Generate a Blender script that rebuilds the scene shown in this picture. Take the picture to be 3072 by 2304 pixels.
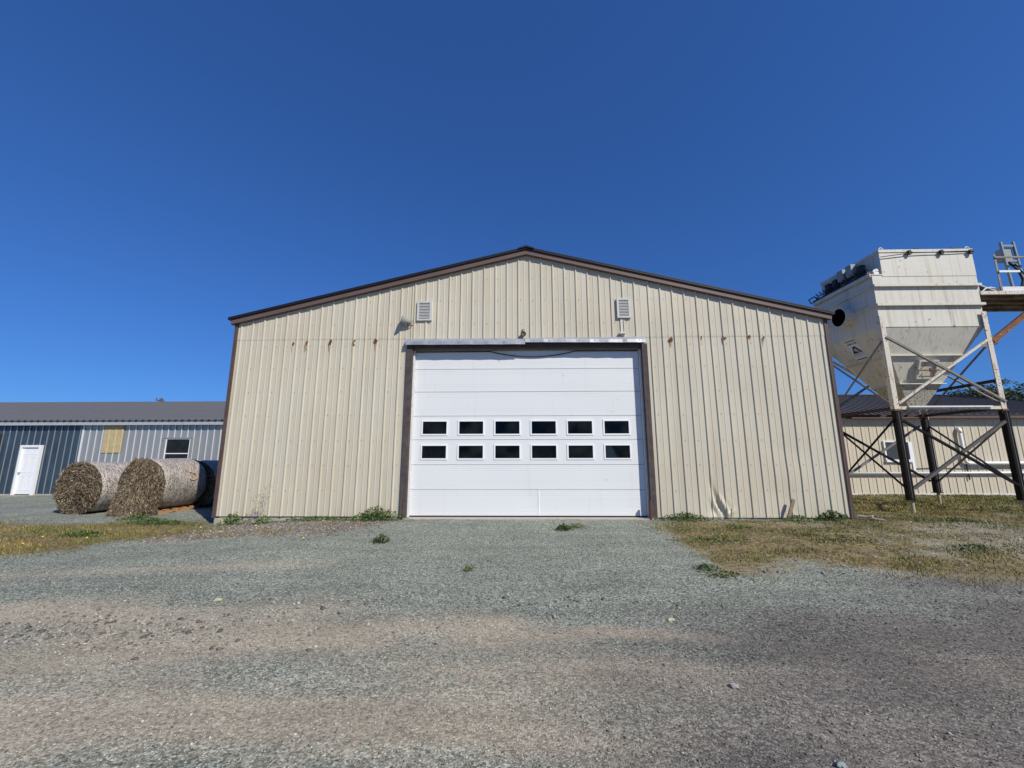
import bpy, math, random
import numpy as np
from mathutils import Vector, Matrix

for _o in list(bpy.data.objects):
    bpy.data.objects.remove(_o)
S = bpy.context.scene
C = S.collection
R = math.radians

# ------------------------------------------------------------------ camera
cam = bpy.data.cameras.new("camera")
cam.sensor_width = 36.0
cam.lens = 36.0 * 1224.0 / 3072.0
cam.clip_start = 0.05
cam.clip_end = 3000
cam_o = bpy.data.objects.new("camera", cam)
C.objects.link(cam_o)
yaw, pit, rol = 0.02116, 0.17745, -0.00165
fw = Vector((-math.sin(yaw) * math.cos(pit), math.cos(yaw) * math.cos(pit), math.sin(pit)))
rt = Vector((math.cos(yaw), math.sin(yaw), 0))
up = rt.cross(fw)
r2 = rt * math.cos(rol) + up * math.sin(rol)
u2 = -rt * math.sin(rol) + up * math.cos(rol)
M = Matrix((r2, u2, -fw)).transposed().to_4x4()
M.translation = Vector((-0.16744, -10.15085, 1.43353))
cam_o.matrix_world = M
S.camera = cam_o

# ------------------------------------------------------------------ light
SUN_EL, SUN_AZ = 40.0, 43.5          # azimuth measured from the barn front's normal towards +x
to_sun = Vector((math.sin(R(SUN_AZ)) * math.cos(R(SUN_EL)), -math.cos(R(SUN_AZ)) * math.cos(R(SUN_EL)), math.sin(R(SUN_EL))))
sun = bpy.data.lights.new("sun", 'SUN')
sun.energy = 4.9
sun.angle = R(0.55)
sun.color = (1.0, 0.95, 0.845)
sun_o = bpy.data.objects.new("sun", sun)
sun_o.rotation_euler = to_sun.to_track_quat('Z', 'Y').to_euler()
sun_o.location = (20, -20, 30)
C.objects.link(sun_o)

W = bpy.data.worlds.new("World")
S.world = W
W.use_nodes = True
wn = W.node_tree.nodes
wl = W.node_tree.links
wn.clear()
w_out = wn.new('ShaderNodeOutputWorld')
w_bg = wn.new('ShaderNodeBackground')
w_sky = wn.new('ShaderNodeTexSky')
w_sky.sky_type = 'NISHITA'
w_sky.sun_disc = False
w_sky.sun_elevation = R(SUN_EL)
w_sky.sun_rotation = math.atan2(to_sun.x, to_sun.y)
w_sky.altitude = 0
w_sky.air_density = 1.0
w_sky.dust_density = 0.0
w_sky.ozone_density = 4.0
# deepen the clear sky to the photo's saturated blue
w_gm = wn.new('ShaderNodeGamma')
w_gm.inputs['Gamma'].default_value = 0.72
w_mx = wn.new('ShaderNodeMix')
w_mx.data_type = 'RGBA'
w_mx.blend_type = 'MULTIPLY'
w_mx.inputs['Factor'].default_value = 1.0
w_mx.inputs['B'].default_value = (0.43, 0.96, 1.98, 1)
wl.new(w_sky.outputs[0], w_gm.inputs['Color'])
wl.new(w_gm.outputs[0], w_mx.inputs['A'])
wl.new(w_mx.outputs['Result'], w_bg.inputs[0])
w_bg.inputs[1].default_value = 0.085
wl.new(w_bg.outputs[0], w_out.inputs[0])

S.view_settings.view_transform = 'Standard'
S.view_settings.look = 'None'
S.view_settings.exposure = 0.0
S.view_settings.gamma = 1.0
S.view_settings.use_curve_mapping = False
S.cycles.max_bounces = 6
S.cycles.transparent_max_bounces = 12

random.seed(7)
rng = np.random.default_rng(11)

# ------------------------------------------------------------------ helpers: materials
def mat(name, col, rough=0.6, metal=0.0, spec=0.4, var=None, streak=None, spots=None, bump=None, attr=False, attr_mul=1.0):
    """var=(scale,amount,col2) streak=(sx,sz,col2,lo,hi) spots=(scale,col2,lo,hi) bump=(scale,strength,dist)"""
    m = bpy.data.materials.new(name)
    m.use_nodes = True
    nt = m.node_tree
    N, L = nt.nodes, nt.links
    b = N['Principled BSDF']
    b.inputs['Roughness'].default_value = rough
    b.inputs['Metallic'].default_value = metal
    b.inputs['Specular IOR Level'].default_value = spec
    tc = N.new('ShaderNodeTexCoord')
    if attr:
        a = N.new('ShaderNodeAttribute'); a.attribute_name = 'Col'
        cur = a.outputs['Color']
    else:
        rgb = N.new('ShaderNodeRGB'); rgb.outputs[0].default_value = (*col, 1)
        cur = rgb.outputs[0]

    def mix(fac, c2):
        nonlocal cur
        mx = N.new('ShaderNodeMix'); mx.data_type = 'RGBA'
        L.new(fac, mx.inputs['Factor'])
        L.new(cur, mx.inputs['A'])
        mx.inputs['B'].default_value = (*c2, 1)
        cur = mx.outputs['Result']

    def noise(scale, detail=4.0, mapping=None, rough_=0.55):
        n = N.new('ShaderNodeTexNoise')
        n.inputs['Scale'].default_value = scale
        n.inputs['Detail'].default_value = detail
        n.inputs['Roughness'].default_value = rough_
        if mapping:
            mp = N.new('ShaderNodeMapping'); mp.inputs['Scale'].default_value = mapping
            L.new(tc.outputs['Object'], mp.inputs['Vector'])
            L.new(mp.outputs[0], n.inputs['Vector'])
        else:
            L.new(tc.outputs['Object'], n.inputs['Vector'])
        return n.outputs[0]

    def rng_map(v, lo, hi, amount=1.0):
        r = N.new('ShaderNodeMapRange'); r.clamp = True
        r.inputs['From Min'].default_value = lo
        r.inputs['From Max'].default_value = hi
        r.inputs['To Min'].default_value = 0
        r.inputs['To Max'].default_value = amount
        L.new(v, r.inputs['Value'])
        return r.outputs[0]
    for vv in ([var] if isinstance(var, tuple) else (var or [])):
        mix(rng_map(noise(vv[0]), 0.35, 0.68, vv[1]), vv[2])
    for st in ([streak] if isinstance(streak, tuple) else (streak or [])):
        mix(rng_map(noise(1.0, 5.0, (st[0], st[0], st[1])), st[3], st[4], st[5] if len(st) > 5 else 1.0), st[2])
    for sp in ([spots] if isinstance(spots, tuple) else (spots or [])):
        mix(rng_map(noise(sp[0], 3.0), sp[2], sp[3]), sp[1])
    L.new(cur, b.inputs['Base Color'])
    if bump:
        bp = N.new('ShaderNodeBump')
        bp.inputs['Strength'].default_value = bump[1]
        bp.inputs['Distance'].default_value = bump[2]
        L.new(noise(bump[0], 5.0), bp.inputs['Height'])
        L.new(bp.outputs[0], b.inputs['Normal'])
    m['bsdf'] = 1
    return m


MT = {}
MT['siding'] = mat('siding', (0.57, 0.52, 0.40), 0.38, 0, 0.45,
                   var=[(0.55, 0.62, (0.47, 0.41, 0.30)), (2.3, 0.30, (0.565, 0.53, 0.42)), (0.9, 0.4, (0.50, 0.475, 0.40))],
                   streak=[(5.0, 0.25, (0.43, 0.355, 0.245), 0.52, 0.75, 0.48), (26.0, 0.5, (0.61, 0.585, 0.51), 0.5, 0.7, 0.3)])
MT['siding_plain'] = mat('siding_plain', (0.58, 0.52, 0.40), 0.42, 0, 0.4, streak=(4.0, 0.3, (0.50, 0.44, 0.34), 0.5, 0.75, 0.5))
MT['screw'] = mat('screw', (0.16, 0.14, 0.11), 0.6)
MT['rust'] = mat('rust', (0.17, 0.055, 0.02), 0.9, var=(30, 0.8, (0.07, 0.025, 0.012)))
MT['rust_light'] = mat('rust_light', (0.45, 0.30, 0.14), 0.85, var=(20, 0.7, (0.52, 0.43, 0.28)))
MT['brown'] = mat('brown_trim', (0.118, 0.076, 0.064), 0.5, 0, 0.4, var=(1.5, 0.5, (0.135, 0.098, 0.086)))
MT['corner'] = mat('corner_trim', (0.085, 0.052, 0.045), 0.5, 0, 0.35, var=(3, 0.6, (0.12, 0.085, 0.075)))  # dark brown trim, darkened further to carry its side-face shade
MT['roof_brown'] = mat('roof_brown', (0.016, 0.013, 0.014), 0.5, 0, 0.3)
MT['jamb'] = mat('weathered_jamb', (0.062, 0.047, 0.047), 0.85, 0, 0.25, var=(8, 0.7, (0.105, 0.088, 0.082)), streak=(30, 1.2, (0.15, 0.12, 0.10), 0.55, 0.78), bump=(60, 0.5, 0.004))
MT['white_door'] = mat('white_door', (0.71, 0.725, 0.72), 0.35, 0, 0.4, var=(0.9, 0.25, (0.68, 0.69, 0.69)), streak=(7, 0.6, (0.60, 0.595, 0.57), 0.58, 0.80, 0.5), spots=(5.0, (0.58, 0.57, 0.54), 0.715, 0.74))
MT['white_frame'] = mat('white_frame', (0.82, 0.82, 0.82), 0.4)
MT['white_stop'] = mat('white_stop', (0.72, 0.71, 0.70), 0.5, var=(10, 0.5, (0.5, 0.48, 0.45)))
MT['rubber'] = mat('rubber', (0.012, 0.012, 0.013), 0.6)
MT['galv'] = mat('galvanised', (0.46, 0.465, 0.48), 0.42, 0.55, 0.5, var=[(3, 0.5, (0.36, 0.36, 0.37)), (14, 0.3, (0.56, 0.56, 0.58))], bump=(6, 0.25, 0.01))
MT['white_vent'] = mat('white_vent', (0.54, 0.54, 0.525), 0.55, var=(9, 0.5, (0.45, 0.44, 0.41)))
MT['dry_stem'] = mat('dry_stem', (0.36, 0.32, 0.20), 0.8)
MT['black'] = mat('black_inside_shade', (0.004, 0.004, 0.004), 0.95, 0, 0.0)  # flat black standing in for the shade inside openings
MT['concrete'] = mat('concrete', (0.42, 0.38, 0.32), 0.9, var=(6, 0.7, (0.30, 0.27, 0.22)), bump=(40, 0.4, 0.006))
MT['block'] = mat('yellowed_block', (0.55, 0.50, 0.30), 0.9, var=(14, 0.6, (0.45, 0.42, 0.30)))
MT['horn_grey'] = mat('horn_grey', (0.21, 0.24, 0.235), 0.45)
MT['dark_metal'] = mat('dark_metal', (0.03, 0.028, 0.026), 0.55)
MT['lamp_glass'] = mat('lamp_glass', (0.35, 0.27, 0.20), 0.2, 0.3)
MT['beige_box'] = mat('beige_box', (0.62, 0.58, 0.48), 0.5)
MT['wood'] = mat('grey_wood', (0.22, 0.17, 0.12), 0.9, streak=(40, 2, (0.34, 0.28, 0.2), 0.5, 0.7))
MT['pallet'] = mat('pallet_wood', (0.42, 0.22, 0.10), 0.85, streak=(25, 25, (0.30, 0.15, 0.07), 0.5, 0.7))
MT['pale_board'] = mat('pale_board', (0.55, 0.48, 0.42), 0.9, var=(10, 0.7, (0.30, 0.22, 0.2)))
# hopper tower
MT['cream'] = mat('cream_paint', (0.62, 0.60, 0.51), 0.5, 0, 0.35,
                  var=[(1.2, 0.45, (0.53, 0.50, 0.42)), (5.0, 0.25, (0.66, 0.65, 0.58))],
                  streak=[(7.0, 0.35, (0.40, 0.29, 0.16), 0.55, 0.76, 0.65), (16.0, 0.5, (0.28, 0.25, 0.19), 0.56, 0.78, 0.7)],
                  spots=[(9.0, (0.10, 0.075, 0.055), 0.70, 0.73)])
MT['cream_dirty'] = mat('cream_mould', (0.50, 0.47, 0.39), 0.7, var=(3, 0.5, (0.42, 0.39, 0.32)), spots=[(24, (0.07, 0.06, 0.04), 0.56, 0.64), (60, (0.08, 0.07, 0.05), 0.58, 0.66)])
MT['cream_leg'] = mat('cream_leg', (0.60, 0.56, 0.46), 0.55, streak=[(9, 1.5, (0.30, 0.13, 0.05), 0.56, 0.70, 0.9)], spots=[(22, (0.22, 0.09, 0.035), 0.60, 0.64)])
MT['steel_grey'] = mat('grey_angle_steel', (0.22, 0.21, 0.19), 0.6, 0.2, var=(8, 0.6, (0.14, 0.10, 0.08)))
MT['steel_dull'] = mat('dull_angle_steel', (0.115, 0.11, 0.105), 0.65, 0.1, 0.3, var=(8, 0.6, (0.075, 0.06, 0.05)))
MT['black_paint'] = mat('black_paint', (0.007, 0.007, 0.008), 0.5, 0, 0.15, var=(6, 0.5, (0.012, 0.011, 0.010)))
MT['rust_beam'] = mat('rusty_beam', (0.22, 0.105, 0.052), 0.85, 0, 0.2, var=(5, 0.8, (0.13, 0.06, 0.035)), spots=(16, (0.34, 0.27, 0.21), 0.6, 0.7))
MT['brown_beam'] = mat('dark_brown_beam', (0.05, 0.025, 0.018), 0.7)
MT['tail'] = mat('pale_tail', (0.42, 0.36, 0.25), 0.8, var=(12, 0.6, (0.30, 0.24, 0.16)))
MT['blue_grey'] = mat('blue_grey_steel', (0.20, 0.235, 0.25), 0.5, 0.2, var=(6, 0.5, (0.26, 0.30, 0.31)))
MT['box_grey'] = mat('box_grey', (0.27, 0.30, 0.29), 0.5)
MT['deck_under'] = mat('deck_underside', (0.17, 0.15, 0.125), 0.9, streak=(3, 3, (0.10, 0.075, 0.055), 0.45, 0.65), var=(4, 0.6, (0.30, 0.25, 0.2)))
MT['sticker'] = mat('sticker_white', (0.62, 0.66, 0.68), 0.4)
MT['ink'] = mat('sticker_ink', (0.012, 0.014, 0.035), 0.5)
# left shed
MT['steel_dark'] = mat('dark_weathered_steel', (0.050, 0.085, 0.125), 0.36, 0.35, 0.5,
                       var=[(0.6, 0.6, (0.045, 0.062, 0.075)), (2.5, 0.35, (0.09, 0.13, 0.17))], streak=(4, 0.8, (0.025, 0.035, 0.045), 0.5, 0.75, 0.6))
MT['steel_light'] = mat('grey_weathered_steel', (0.37, 0.38, 0.38), 0.36, 0.45, 0.5,
                        var=[(0.8, 0.5, (0.30, 0.31, 0.315))], streak=(5, 0.5, (0.42, 0.43, 0.43), 0.5, 0.75, 0.6))
MT['rib_bright'] = mat('bright_rib_edge', (0.68, 0.69, 0.70), 0.35, 0.2)
MT['shed_roof'] = mat('grey_shingle_roof', (0.115, 0.115, 0.122), 0.85, var=[(1.5, 0.4, (0.14, 0.138, 0.14)), (14, 0.4, (0.085, 0.085, 0.09))], streak=(3, 40, (0.085, 0.083, 0.083), 0.5, 0.7, 0.6))
MT['shed_fascia'] = mat('shed_fascia', (0.36, 0.39, 0.42), 0.5, streak=(6, 2, (0.26, 0.27, 0.28), 0.55, 0.75, 0.7))
MT['yellow_panel'] = mat('yellowed_panel', (0.46, 0.36, 0.16), 0.6, var=[(9, 0.8, (0.52, 0.47, 0.36)), (30, 0.5, (0.34, 0.24, 0.09))])
MT['white_paint'] = mat('white_paint', (0.78, 0.79, 0.80), 0.4)
MT['window_dark'] = mat('window_dark', (0.012, 0.013, 0.014), 0.08, 0, 0.25, var=(3, 0.6, (0.03, 0.028, 0.026)))
MT['window_grey'] = mat('window_screen', (0.05, 0.055, 0.057), 0.3, 0, 0.4)
MT['blind'] = mat('white_blind', (0.66, 0.68, 0.68), 0.6)
MT['pipe_white'] = mat('pipe_white', (0.80, 0.80, 0.79), 0.35)
MT['shingle_dark'] = mat('dark_ribbed_roof', (0.078, 0.073, 0.072), 0.5, 0.0, 0.3)
MT['trunk'] = mat('bark', (0.10, 0.075, 0.055), 0.95, bump=(20, 0.6, 0.02))
MT['pole_wood'] = mat('pole_wood', (0.10, 0.08, 0.065), 0.95)
MT['porcelain'] = mat('porcelain', (0.16, 0.15, 0.15), 0.4)
MT['attr_leaf'] = mat('leaves', (0, 0, 0), 0.6, 0, 0.25, attr=True)
MT['attr_stone'] = mat('stones', (0, 0, 0), 0.85, 0, 0.3, attr=True)
MT['attr_straw'] = mat('straw', (0, 0, 0), 0.75, 0, 0.3, attr=True)
MT['bale_core'] = mat('bale_core', (0.075, 0.055, 0.035), 0.95, var=(18, 0.9, (0.16, 0.12, 0.075)), bump=(30, 1.0, 0.03))
MT['tarp'] = mat('pale_tarp', (0.70, 0.72, 0.66), 0.6)
MT['orange'] = mat('orange_spray', (0.50, 0.29, 0.10), 0.8, var=(26, 0.95, (0.40, 0.34, 0.28)))
MT['yellow'] = mat('dandelion_yellow', (0.75, 0.55, 0.04), 0.7)
MT['wire'] = mat('wire_dark', (0.02, 0.02, 0.02), 0.6)

# bale net wrap: circumferential threads over straw
def make_net():
    m = bpy.data.materials.new('net_wrap'); m.use_nodes = True
    N, L = m.node_tree.nodes, m.node_tree.links
    b = N['Principled BSDF']; b.inputs['Roughness'].default_value = 0.5
    tc = N.new('ShaderNodeTexCoord')
    mp = N.new('ShaderNodeMapping'); mp.inputs['Scale'].default_value = (6, 70, 6)
    L.new(tc.outputs['Object'], mp.inputs['Vector'])
    n1 = N.new('ShaderNodeTexNoise'); n1.inputs['Scale'].default_value = 1; n1.inputs['Detail'].default_value = 3
    L.new(mp.outputs[0], n1.inputs['Vector'])
    n2 = N.new('ShaderNodeTexNoise'); n2.inputs['Scale'].default_value = 28; n2.inputs['Detail'].default_value = 4
    L.new(tc.outputs['Object'], n2.inputs['Vector'])
    ad = N.new('ShaderNodeMath'); ad.operation = 'ADD'
    L.new(n1.outputs[0], ad.inputs[0]); L.new(n2.outputs[0], ad.inputs[1])
    cr = N.new('ShaderNodeValToRGB')
    e = cr.color_ramp.elements
    e[0].position = 0.72; e[0].color = (0.085, 0.062, 0.045, 1)
    e[1].position = 1.22; e[1].color = (0.46, 0.42, 0.385, 1)
    k = cr.color_ramp.elements.new(0.98); k.color = (0.25, 0.21, 0.175, 1)
    L.new(ad.outputs[0], cr.inputs[0])
    L.new(cr.outputs[0], b.inputs['Base Color'])
    bp = N.new('ShaderNodeBump'); bp.inputs['Strength'].default_value = 0.8; bp.inputs['Distance'].default_value = 0.02
    L.new(ad.outputs[0], bp.inputs['Height']); L.new(bp.outputs[0], b.inputs['Normal'])
    return m
MT['net'] = make_net()

def make_glass():
    m = bpy.data.materials.new('window_glass'); m.use_nodes = True
    N, L = m.node_tree.nodes, m.node_tree.links
    N.remove(N['Principled BSDF'])
    out = N['Material Output']
    tr = N.new('ShaderNodeBsdfTransparent'); tr.inputs[0].default_value = (0.62, 0.66, 0.65, 1)
    gl = N.new('ShaderNodeBsdfGlossy'); gl.inputs['Roughness'].default_value = 0.02
    fr = N.new('ShaderNodeFresnel'); fr.inputs[0].default_value = 1.3
    mx = N.new('ShaderNodeMixShader')
    L.new(fr.outputs[0], mx.inputs[0]); L.new(tr.outputs[0], mx.inputs[1]); L.new(gl.outputs[0], mx.inputs[2])
    tc = N.new('ShaderNodeTexCoord'); nz = N.new('ShaderNodeTexNoise'); nz.inputs['Scale'].default_value = 2.3; nz.inputs['Detail'].default_value = 6
    L.new(tc.outputs['Object'], nz.inputs['Vector'])
    mr = N.new('ShaderNodeMapRange'); mr.inputs['From Min'].default_value = 0.42; mr.inputs['From Max'].default_value = 0.75; mr.inputs['To Max'].default_value = 0.04
    L.new(nz.outputs[0], mr.inputs['Value'])
    df = N.new('ShaderNodeBsdfDiffuse'); df.inputs[0].default_value = (0.45, 0.43, 0.38, 1)
    m2 = N.new('ShaderNodeMixShader')
    L.new(mr.outputs[0], m2.inputs[0]); L.new(mx.outputs[0], m2.inputs[1]); L.new(df.outputs[0], m2.inputs[2])
    L.new(m2.outputs[0], out.inputs[0])
    return m
MT['glass'] = make_glass()

def make_ground():
    m = bpy.data.materials.new('gravel_yard'); m.use_nodes = True
    N, L = m.node_tree.nodes, m.node_tree.links
    b = N['Principled BSDF']; b.inputs['Roughness'].default_value = 0.9; b.inputs['Specular IOR Level'].default_value = 0.25
    tc = N.new('ShaderNodeTexCoord')
    def vor(s, rnd=1.0):
        v = N.new('ShaderNodeTexVoronoi'); v.inputs['Scale'].default_value = s
        L.new(tc.outputs['Object'], v.inputs['Vector']); return v
    def noi(s, d=4):
        n = N.new('ShaderNodeTexNoise'); n.inputs['Scale'].default_value = s; n.inputs['Detail'].default_value = d
        L.new(tc.outputs['Object'], n.inputs['Vector']); return n
    def ramp(v, pts):
        c = N.new('ShaderNodeValToRGB'); e = c.color_ramp.elements
        e[0].position, e[0].color = pts[0][0], (*pts[0][1], 1)
        e[1].position, e[1].color = pts[-1][0], (*pts[-1][1], 1)
        for p, q in pts[1:-1]:
            k = e.new(p); k.color = (*q, 1)
        L.new(v, c.inputs[0]); return c.outputs[0]
    def mix(f, a, c):
        x = N.new('ShaderNodeMix'); x.data_type = 'RGBA'
        L.new(f, x.inputs['Factor']); L.new(a, x.inputs['A']); L.new(c, x.inputs['B']); return x.outputs['Result']
    def mth(op, a, c):
        x = N.new('ShaderNodeMath'); x.operation = op
        for i, q in enumerate((a, c)):
            if isinstance(q, (int, float)): x.inputs[i].default_value = q
            else: L.new(q, x.inputs[i])
        return x.outputs[0]
    va, vb = vor(62), vor(135)
    sa = N.new('ShaderNodeSeparateColor'); L.new(va.outputs['Color'], sa.inputs[0])
    sb = N.new('ShaderNodeSeparateColor'); L.new(vb.outputs['Color'], sb.inputs[0])
    mixv = mth('ADD', mth('MULTIPLY', sa.outputs[0], 0.55), mth('MULTIPLY', sb.outputs[0], 0.45))
    grav = ramp(mixv, [(0.16, (0.040, 0.047, 0.036)), (0.42, (0.165, 0.188, 0.158)), (0.68, (0.30, 0.325, 0.28)), (0.90, (0.58, 0.60, 0.53))])
    dirt = ramp(mixv, [(0.12, (0.19, 0.162, 0.122)), (0.5, (0.35, 0.312, 0.245)), (0.8, (0.44, 0.402, 0.32)), (0.98, (0.62, 0.58, 0.48))])
    big = noi(0.7, 6)
    soil = ramp(noi(13, 7).outputs[0], [(0.3, (0.07, 0.057, 0.026)), (0.5, (0.185, 0.145, 0.068)), (0.72, (0.32, 0.255, 0.14))])
    shale = ramp(sa.outputs[1], [(0.1, (0.075, 0.062, 0.055)), (0.5, (0.20, 0.168, 0.142)), (0.9, (0.40, 0.35, 0.305))])
    dark = ramp(mixv, [(0.1, (0.045, 0.042, 0.040)), (0.5, (0.115, 0.106, 0.098)), (0.9, (0.27, 0.25, 0.235))])
    at = N.new('ShaderNodeAttribute'); at.attribute_name = 'zone'
    sz = N.new('ShaderNodeSeparateColor'); L.new(at.outputs['Color'], sz.inputs[0])
    br = noi(14, 5).outputs[0]
    def msk(ch, soft=0.22):
        s = mth('ADD', sz.outputs[ch], mth('MULTIPLY', mth('SUBTRACT', br, 0.5), 0.9))
        r = N.new('ShaderNodeMapRange'); r.inputs['From Min'].default_value = 0.5 - soft; r.inputs['From Max'].default_value = 0.5 + soft
        L.new(s, r.inputs[0]); return r.outputs[0]
    col = mix(msk(0, 0.35), grav, dirt)
    col = mix(at.outputs['Alpha'], col, dark)
    col = mix(msk(2), col, shale)
    col = mix(msk(1), col, soil)
    mp = N.new('ShaderNodeMapping'); mp.inputs['Scale'].default_value = (0.45, 2.6, 1.0)
    L.new(tc.outputs['Object'], mp.inputs['Vector'])
    ns = N.new('ShaderNodeTexNoise'); ns.inputs['Scale'].default_value = 1.0; ns.inputs['Detail'].default_value = 7; ns.inputs['Roughness'].default_value = 0.62
    L.new(mp.outputs[0], ns.inputs['Vector'])
    t2 = ramp(ns.outputs[0], [(0.32, (0.70, 0.69, 0.68)), (0.5, (0.98, 0.97, 0.96)), (0.68, (1.22, 1.20, 1.17))])
    m3 = N.new('ShaderNodeMix'); m3.data_type = 'RGBA'; m3.blend_type = 'MULTIPLY'; m3.inputs['Factor'].default_value = 0.6
    L.new(col, m3.inputs['A']); L.new(t2, m3.inputs['B']); col = m3.outputs['Result']
    # broad tonal variation
    tint = ramp(big.outputs[0], [(0.3, (0.86, 0.85, 0.83)), (0.7, (1.10, 1.08, 1.06))])
    mm = N.new('ShaderNodeMix'); mm.data_type = 'RGBA'; mm.blend_type = 'MULTIPLY'; mm.inputs['Factor'].default_value = 1
    L.new(col, mm.inputs['A']); L.new(tint, mm.inputs['B'])
    L.new(mm.outputs['Result'], b.inputs['Base Color'])
    h = mth('ADD', mth('MULTIPLY', va.outputs['Distance'], -0.008), mth('MULTIPLY', vb.outputs['Distance'], -0.004))
    h = mth('ADD', h, mth('MULTIPLY', noi(120, 3).outputs[0], 0.004))
    bp = N.new('ShaderNodeBump'); bp.inputs['Strength'].default_value = 0.65; bp.inputs['Distance'].default_value = 1.0
    L.new(h, bp.inputs['Height']); L.new(bp.outputs[0], b.inputs['Normal'])
    return m
MT['ground'] = make_ground()

# ------------------------------------------------------------------ helpers: meshes
class MB:
    def __init__(s):
        s.v, s.f, s.m = [], [], []
    def add(s, vs, fs, mi=0):
        o = len(s.v)
        s.v += [tuple(p) for p in vs]
        s.f += [tuple(i + o for i in f) for f in fs]
        s.m += [mi] * len(fs)
    def box(s, x0, x1, y0, y1, z0, z1, mi=0):
        s.add([(x0, y0, z0), (x1, y0, z0), (x1, y1, z0), (x0, y1, z0), (x0, y0, z1), (x1, y0, z1), (x1, y1, z1), (x0, y1, z1)],
              [(0, 3, 2, 1), (4, 5, 6, 7), (0, 1, 5, 4), (1, 2, 6, 5), (2, 3, 7, 6), (3, 0, 4, 7)], mi)
    def prism(s, poly, d, mi=0, origin=(0, 0, 0), ex=(1, 0, 0), ey=(0, 0, 1), ez=(0, 1, 0)):
        """polygon in the ex/ey plane extruded by d along ez"""
        o, ex, ey, ez = Vector(origin), Vector(ex), Vector(ey), Vector(ez)
        n = len(poly)
        a = [o + ex * p[0] + ey * p[1] for p in poly]
        bb = [p + ez * d for p in a]
        s.add(a + bb, [tuple(range(n)), tuple(range(2 * n - 1, n - 1, -1))] + [(i, i + n, (i + 1) % n + n, (i + 1) % n) for i in range(n)], mi)
    def beam(s, p, q, w, h, mi=0, upv=(0, 0, 1)):
        p, q = Vector(p), Vector(q)
        d = (q - p); l = d.length; d.normalize()
        sd = d.cross(Vector(upv))
        if sd.length < 1e-4: sd = d.cross(Vector((1, 0, 0)))
        sd.normalize(); u = sd.cross(d).normalized()
        poly = [(-w / 2, -h / 2), (w / 2, -h / 2), (w / 2, h / 2), (-w / 2, h / 2)]
        s.prism(poly, l, mi, p, sd, u, d)
    def angle(s, p, q, w, t, mi=0, flip=1, upv=(0, 1, 0)):
        """L-section steel: one leg lies in the plane facing -y, the other sticks back"""
        p, q = Vector(p), Vector(q)
        d = (q - p); l = d.length; d.normalize()
        nrm = Vector(upv)
        sd = d.cross(nrm).normalized(); nrm = sd.cross(d).normalized()
        f = flip
        poly = [(-w / 2, 0), (w / 2, 0), (w / 2, t), (-w / 2 + t, t), (-w / 2 + t, w), (-w / 2, w)]
        poly = [(a * f, b) for a, b in poly]
        s.prism(poly, l, mi, p, sd, nrm, d)
    def tube(s, pts, r, n=8, mi=0, caps=True, radii=None):
        pts = [Vector(p) for p in pts]
        rings = []
        prev = None
        for i, p in enumerate(pts):
            d = (pts[min(i + 1, len(pts) - 1)] - pts[max(i - 1, 0)]).normalized()
            a = prev if prev is not None else (Vector((0, 0, 1)) if abs(d.z) < 0.9 else Vector((1, 0, 0)))
            e1 = (a - d * a.dot(d)).normalized()
            prev = e1
            e2 = d.cross(e1)
            rr = radii[i] if radii else r
            rings.append([p + (e1 * math.cos(2 * math.pi * k / n) + e2 * math.sin(2 * math.pi * k / n)) * rr for k in range(n)])
        vs = [q for rg in rings for q in rg]
        fs = [(i * n + k, i * n + (k + 1) % n, (i + 1) * n + (k + 1) % n, (i + 1) * n + k) for i in range(len(pts) - 1) for k in range(n)]
        if caps:
            fs += [tuple(range(n - 1, -1, -1)), tuple((len(pts) - 1) * n + k for k in range(n))]
        s.add(vs, fs, mi)
    def build(s, name, mats, parent=None, smooth=False, bevel=0):
        me = bpy.data.meshes.new(name)
        me.from_pydata(s.v, [], s.f)
        if not isinstance(mats, (list, tuple)): mats = [mats]
        for q in mats: me.materials.append(MT[q])
        if len(mats) > 1: me.polygons.foreach_set('material_index', s.m)
        if smooth: me.polygons.foreach_set('use_smooth', [True] * len(s.f))
        me.update()
        o = bpy.data.objects.new(name, me)
        C.objects.link(o)
        if parent:
            o.parent = parent
            o.matrix_parent_inverse = Matrix.Identity(4)
            me.transform(Matrix.Translation(-Vector(root_of(parent))))
        if bevel:
            bv = o.modifiers.new('bevel', 'BEVEL'); bv.width = bevel; bv.segments = 2; bv.limit_method = 'ANGLE'
        return o

def root_of(o):
    v = Vector((0, 0, 0))
    while o:
        v = v + o.location
        o = o.parent
    return v

def thing(name, label, cat, loc, group=None):
    o = bpy.data.objects.new(name, None)
    o.empty_display_size = 0.2
    o.location = loc
    C.objects.link(o)
    o['label'] = label; o['category'] = cat
    if group: o['group'] = group
    return o

def tag(o, label, cat, group=None):
    o['label'] = label; o['category'] = cat
    if group: o['group'] = group
    return o

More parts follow.
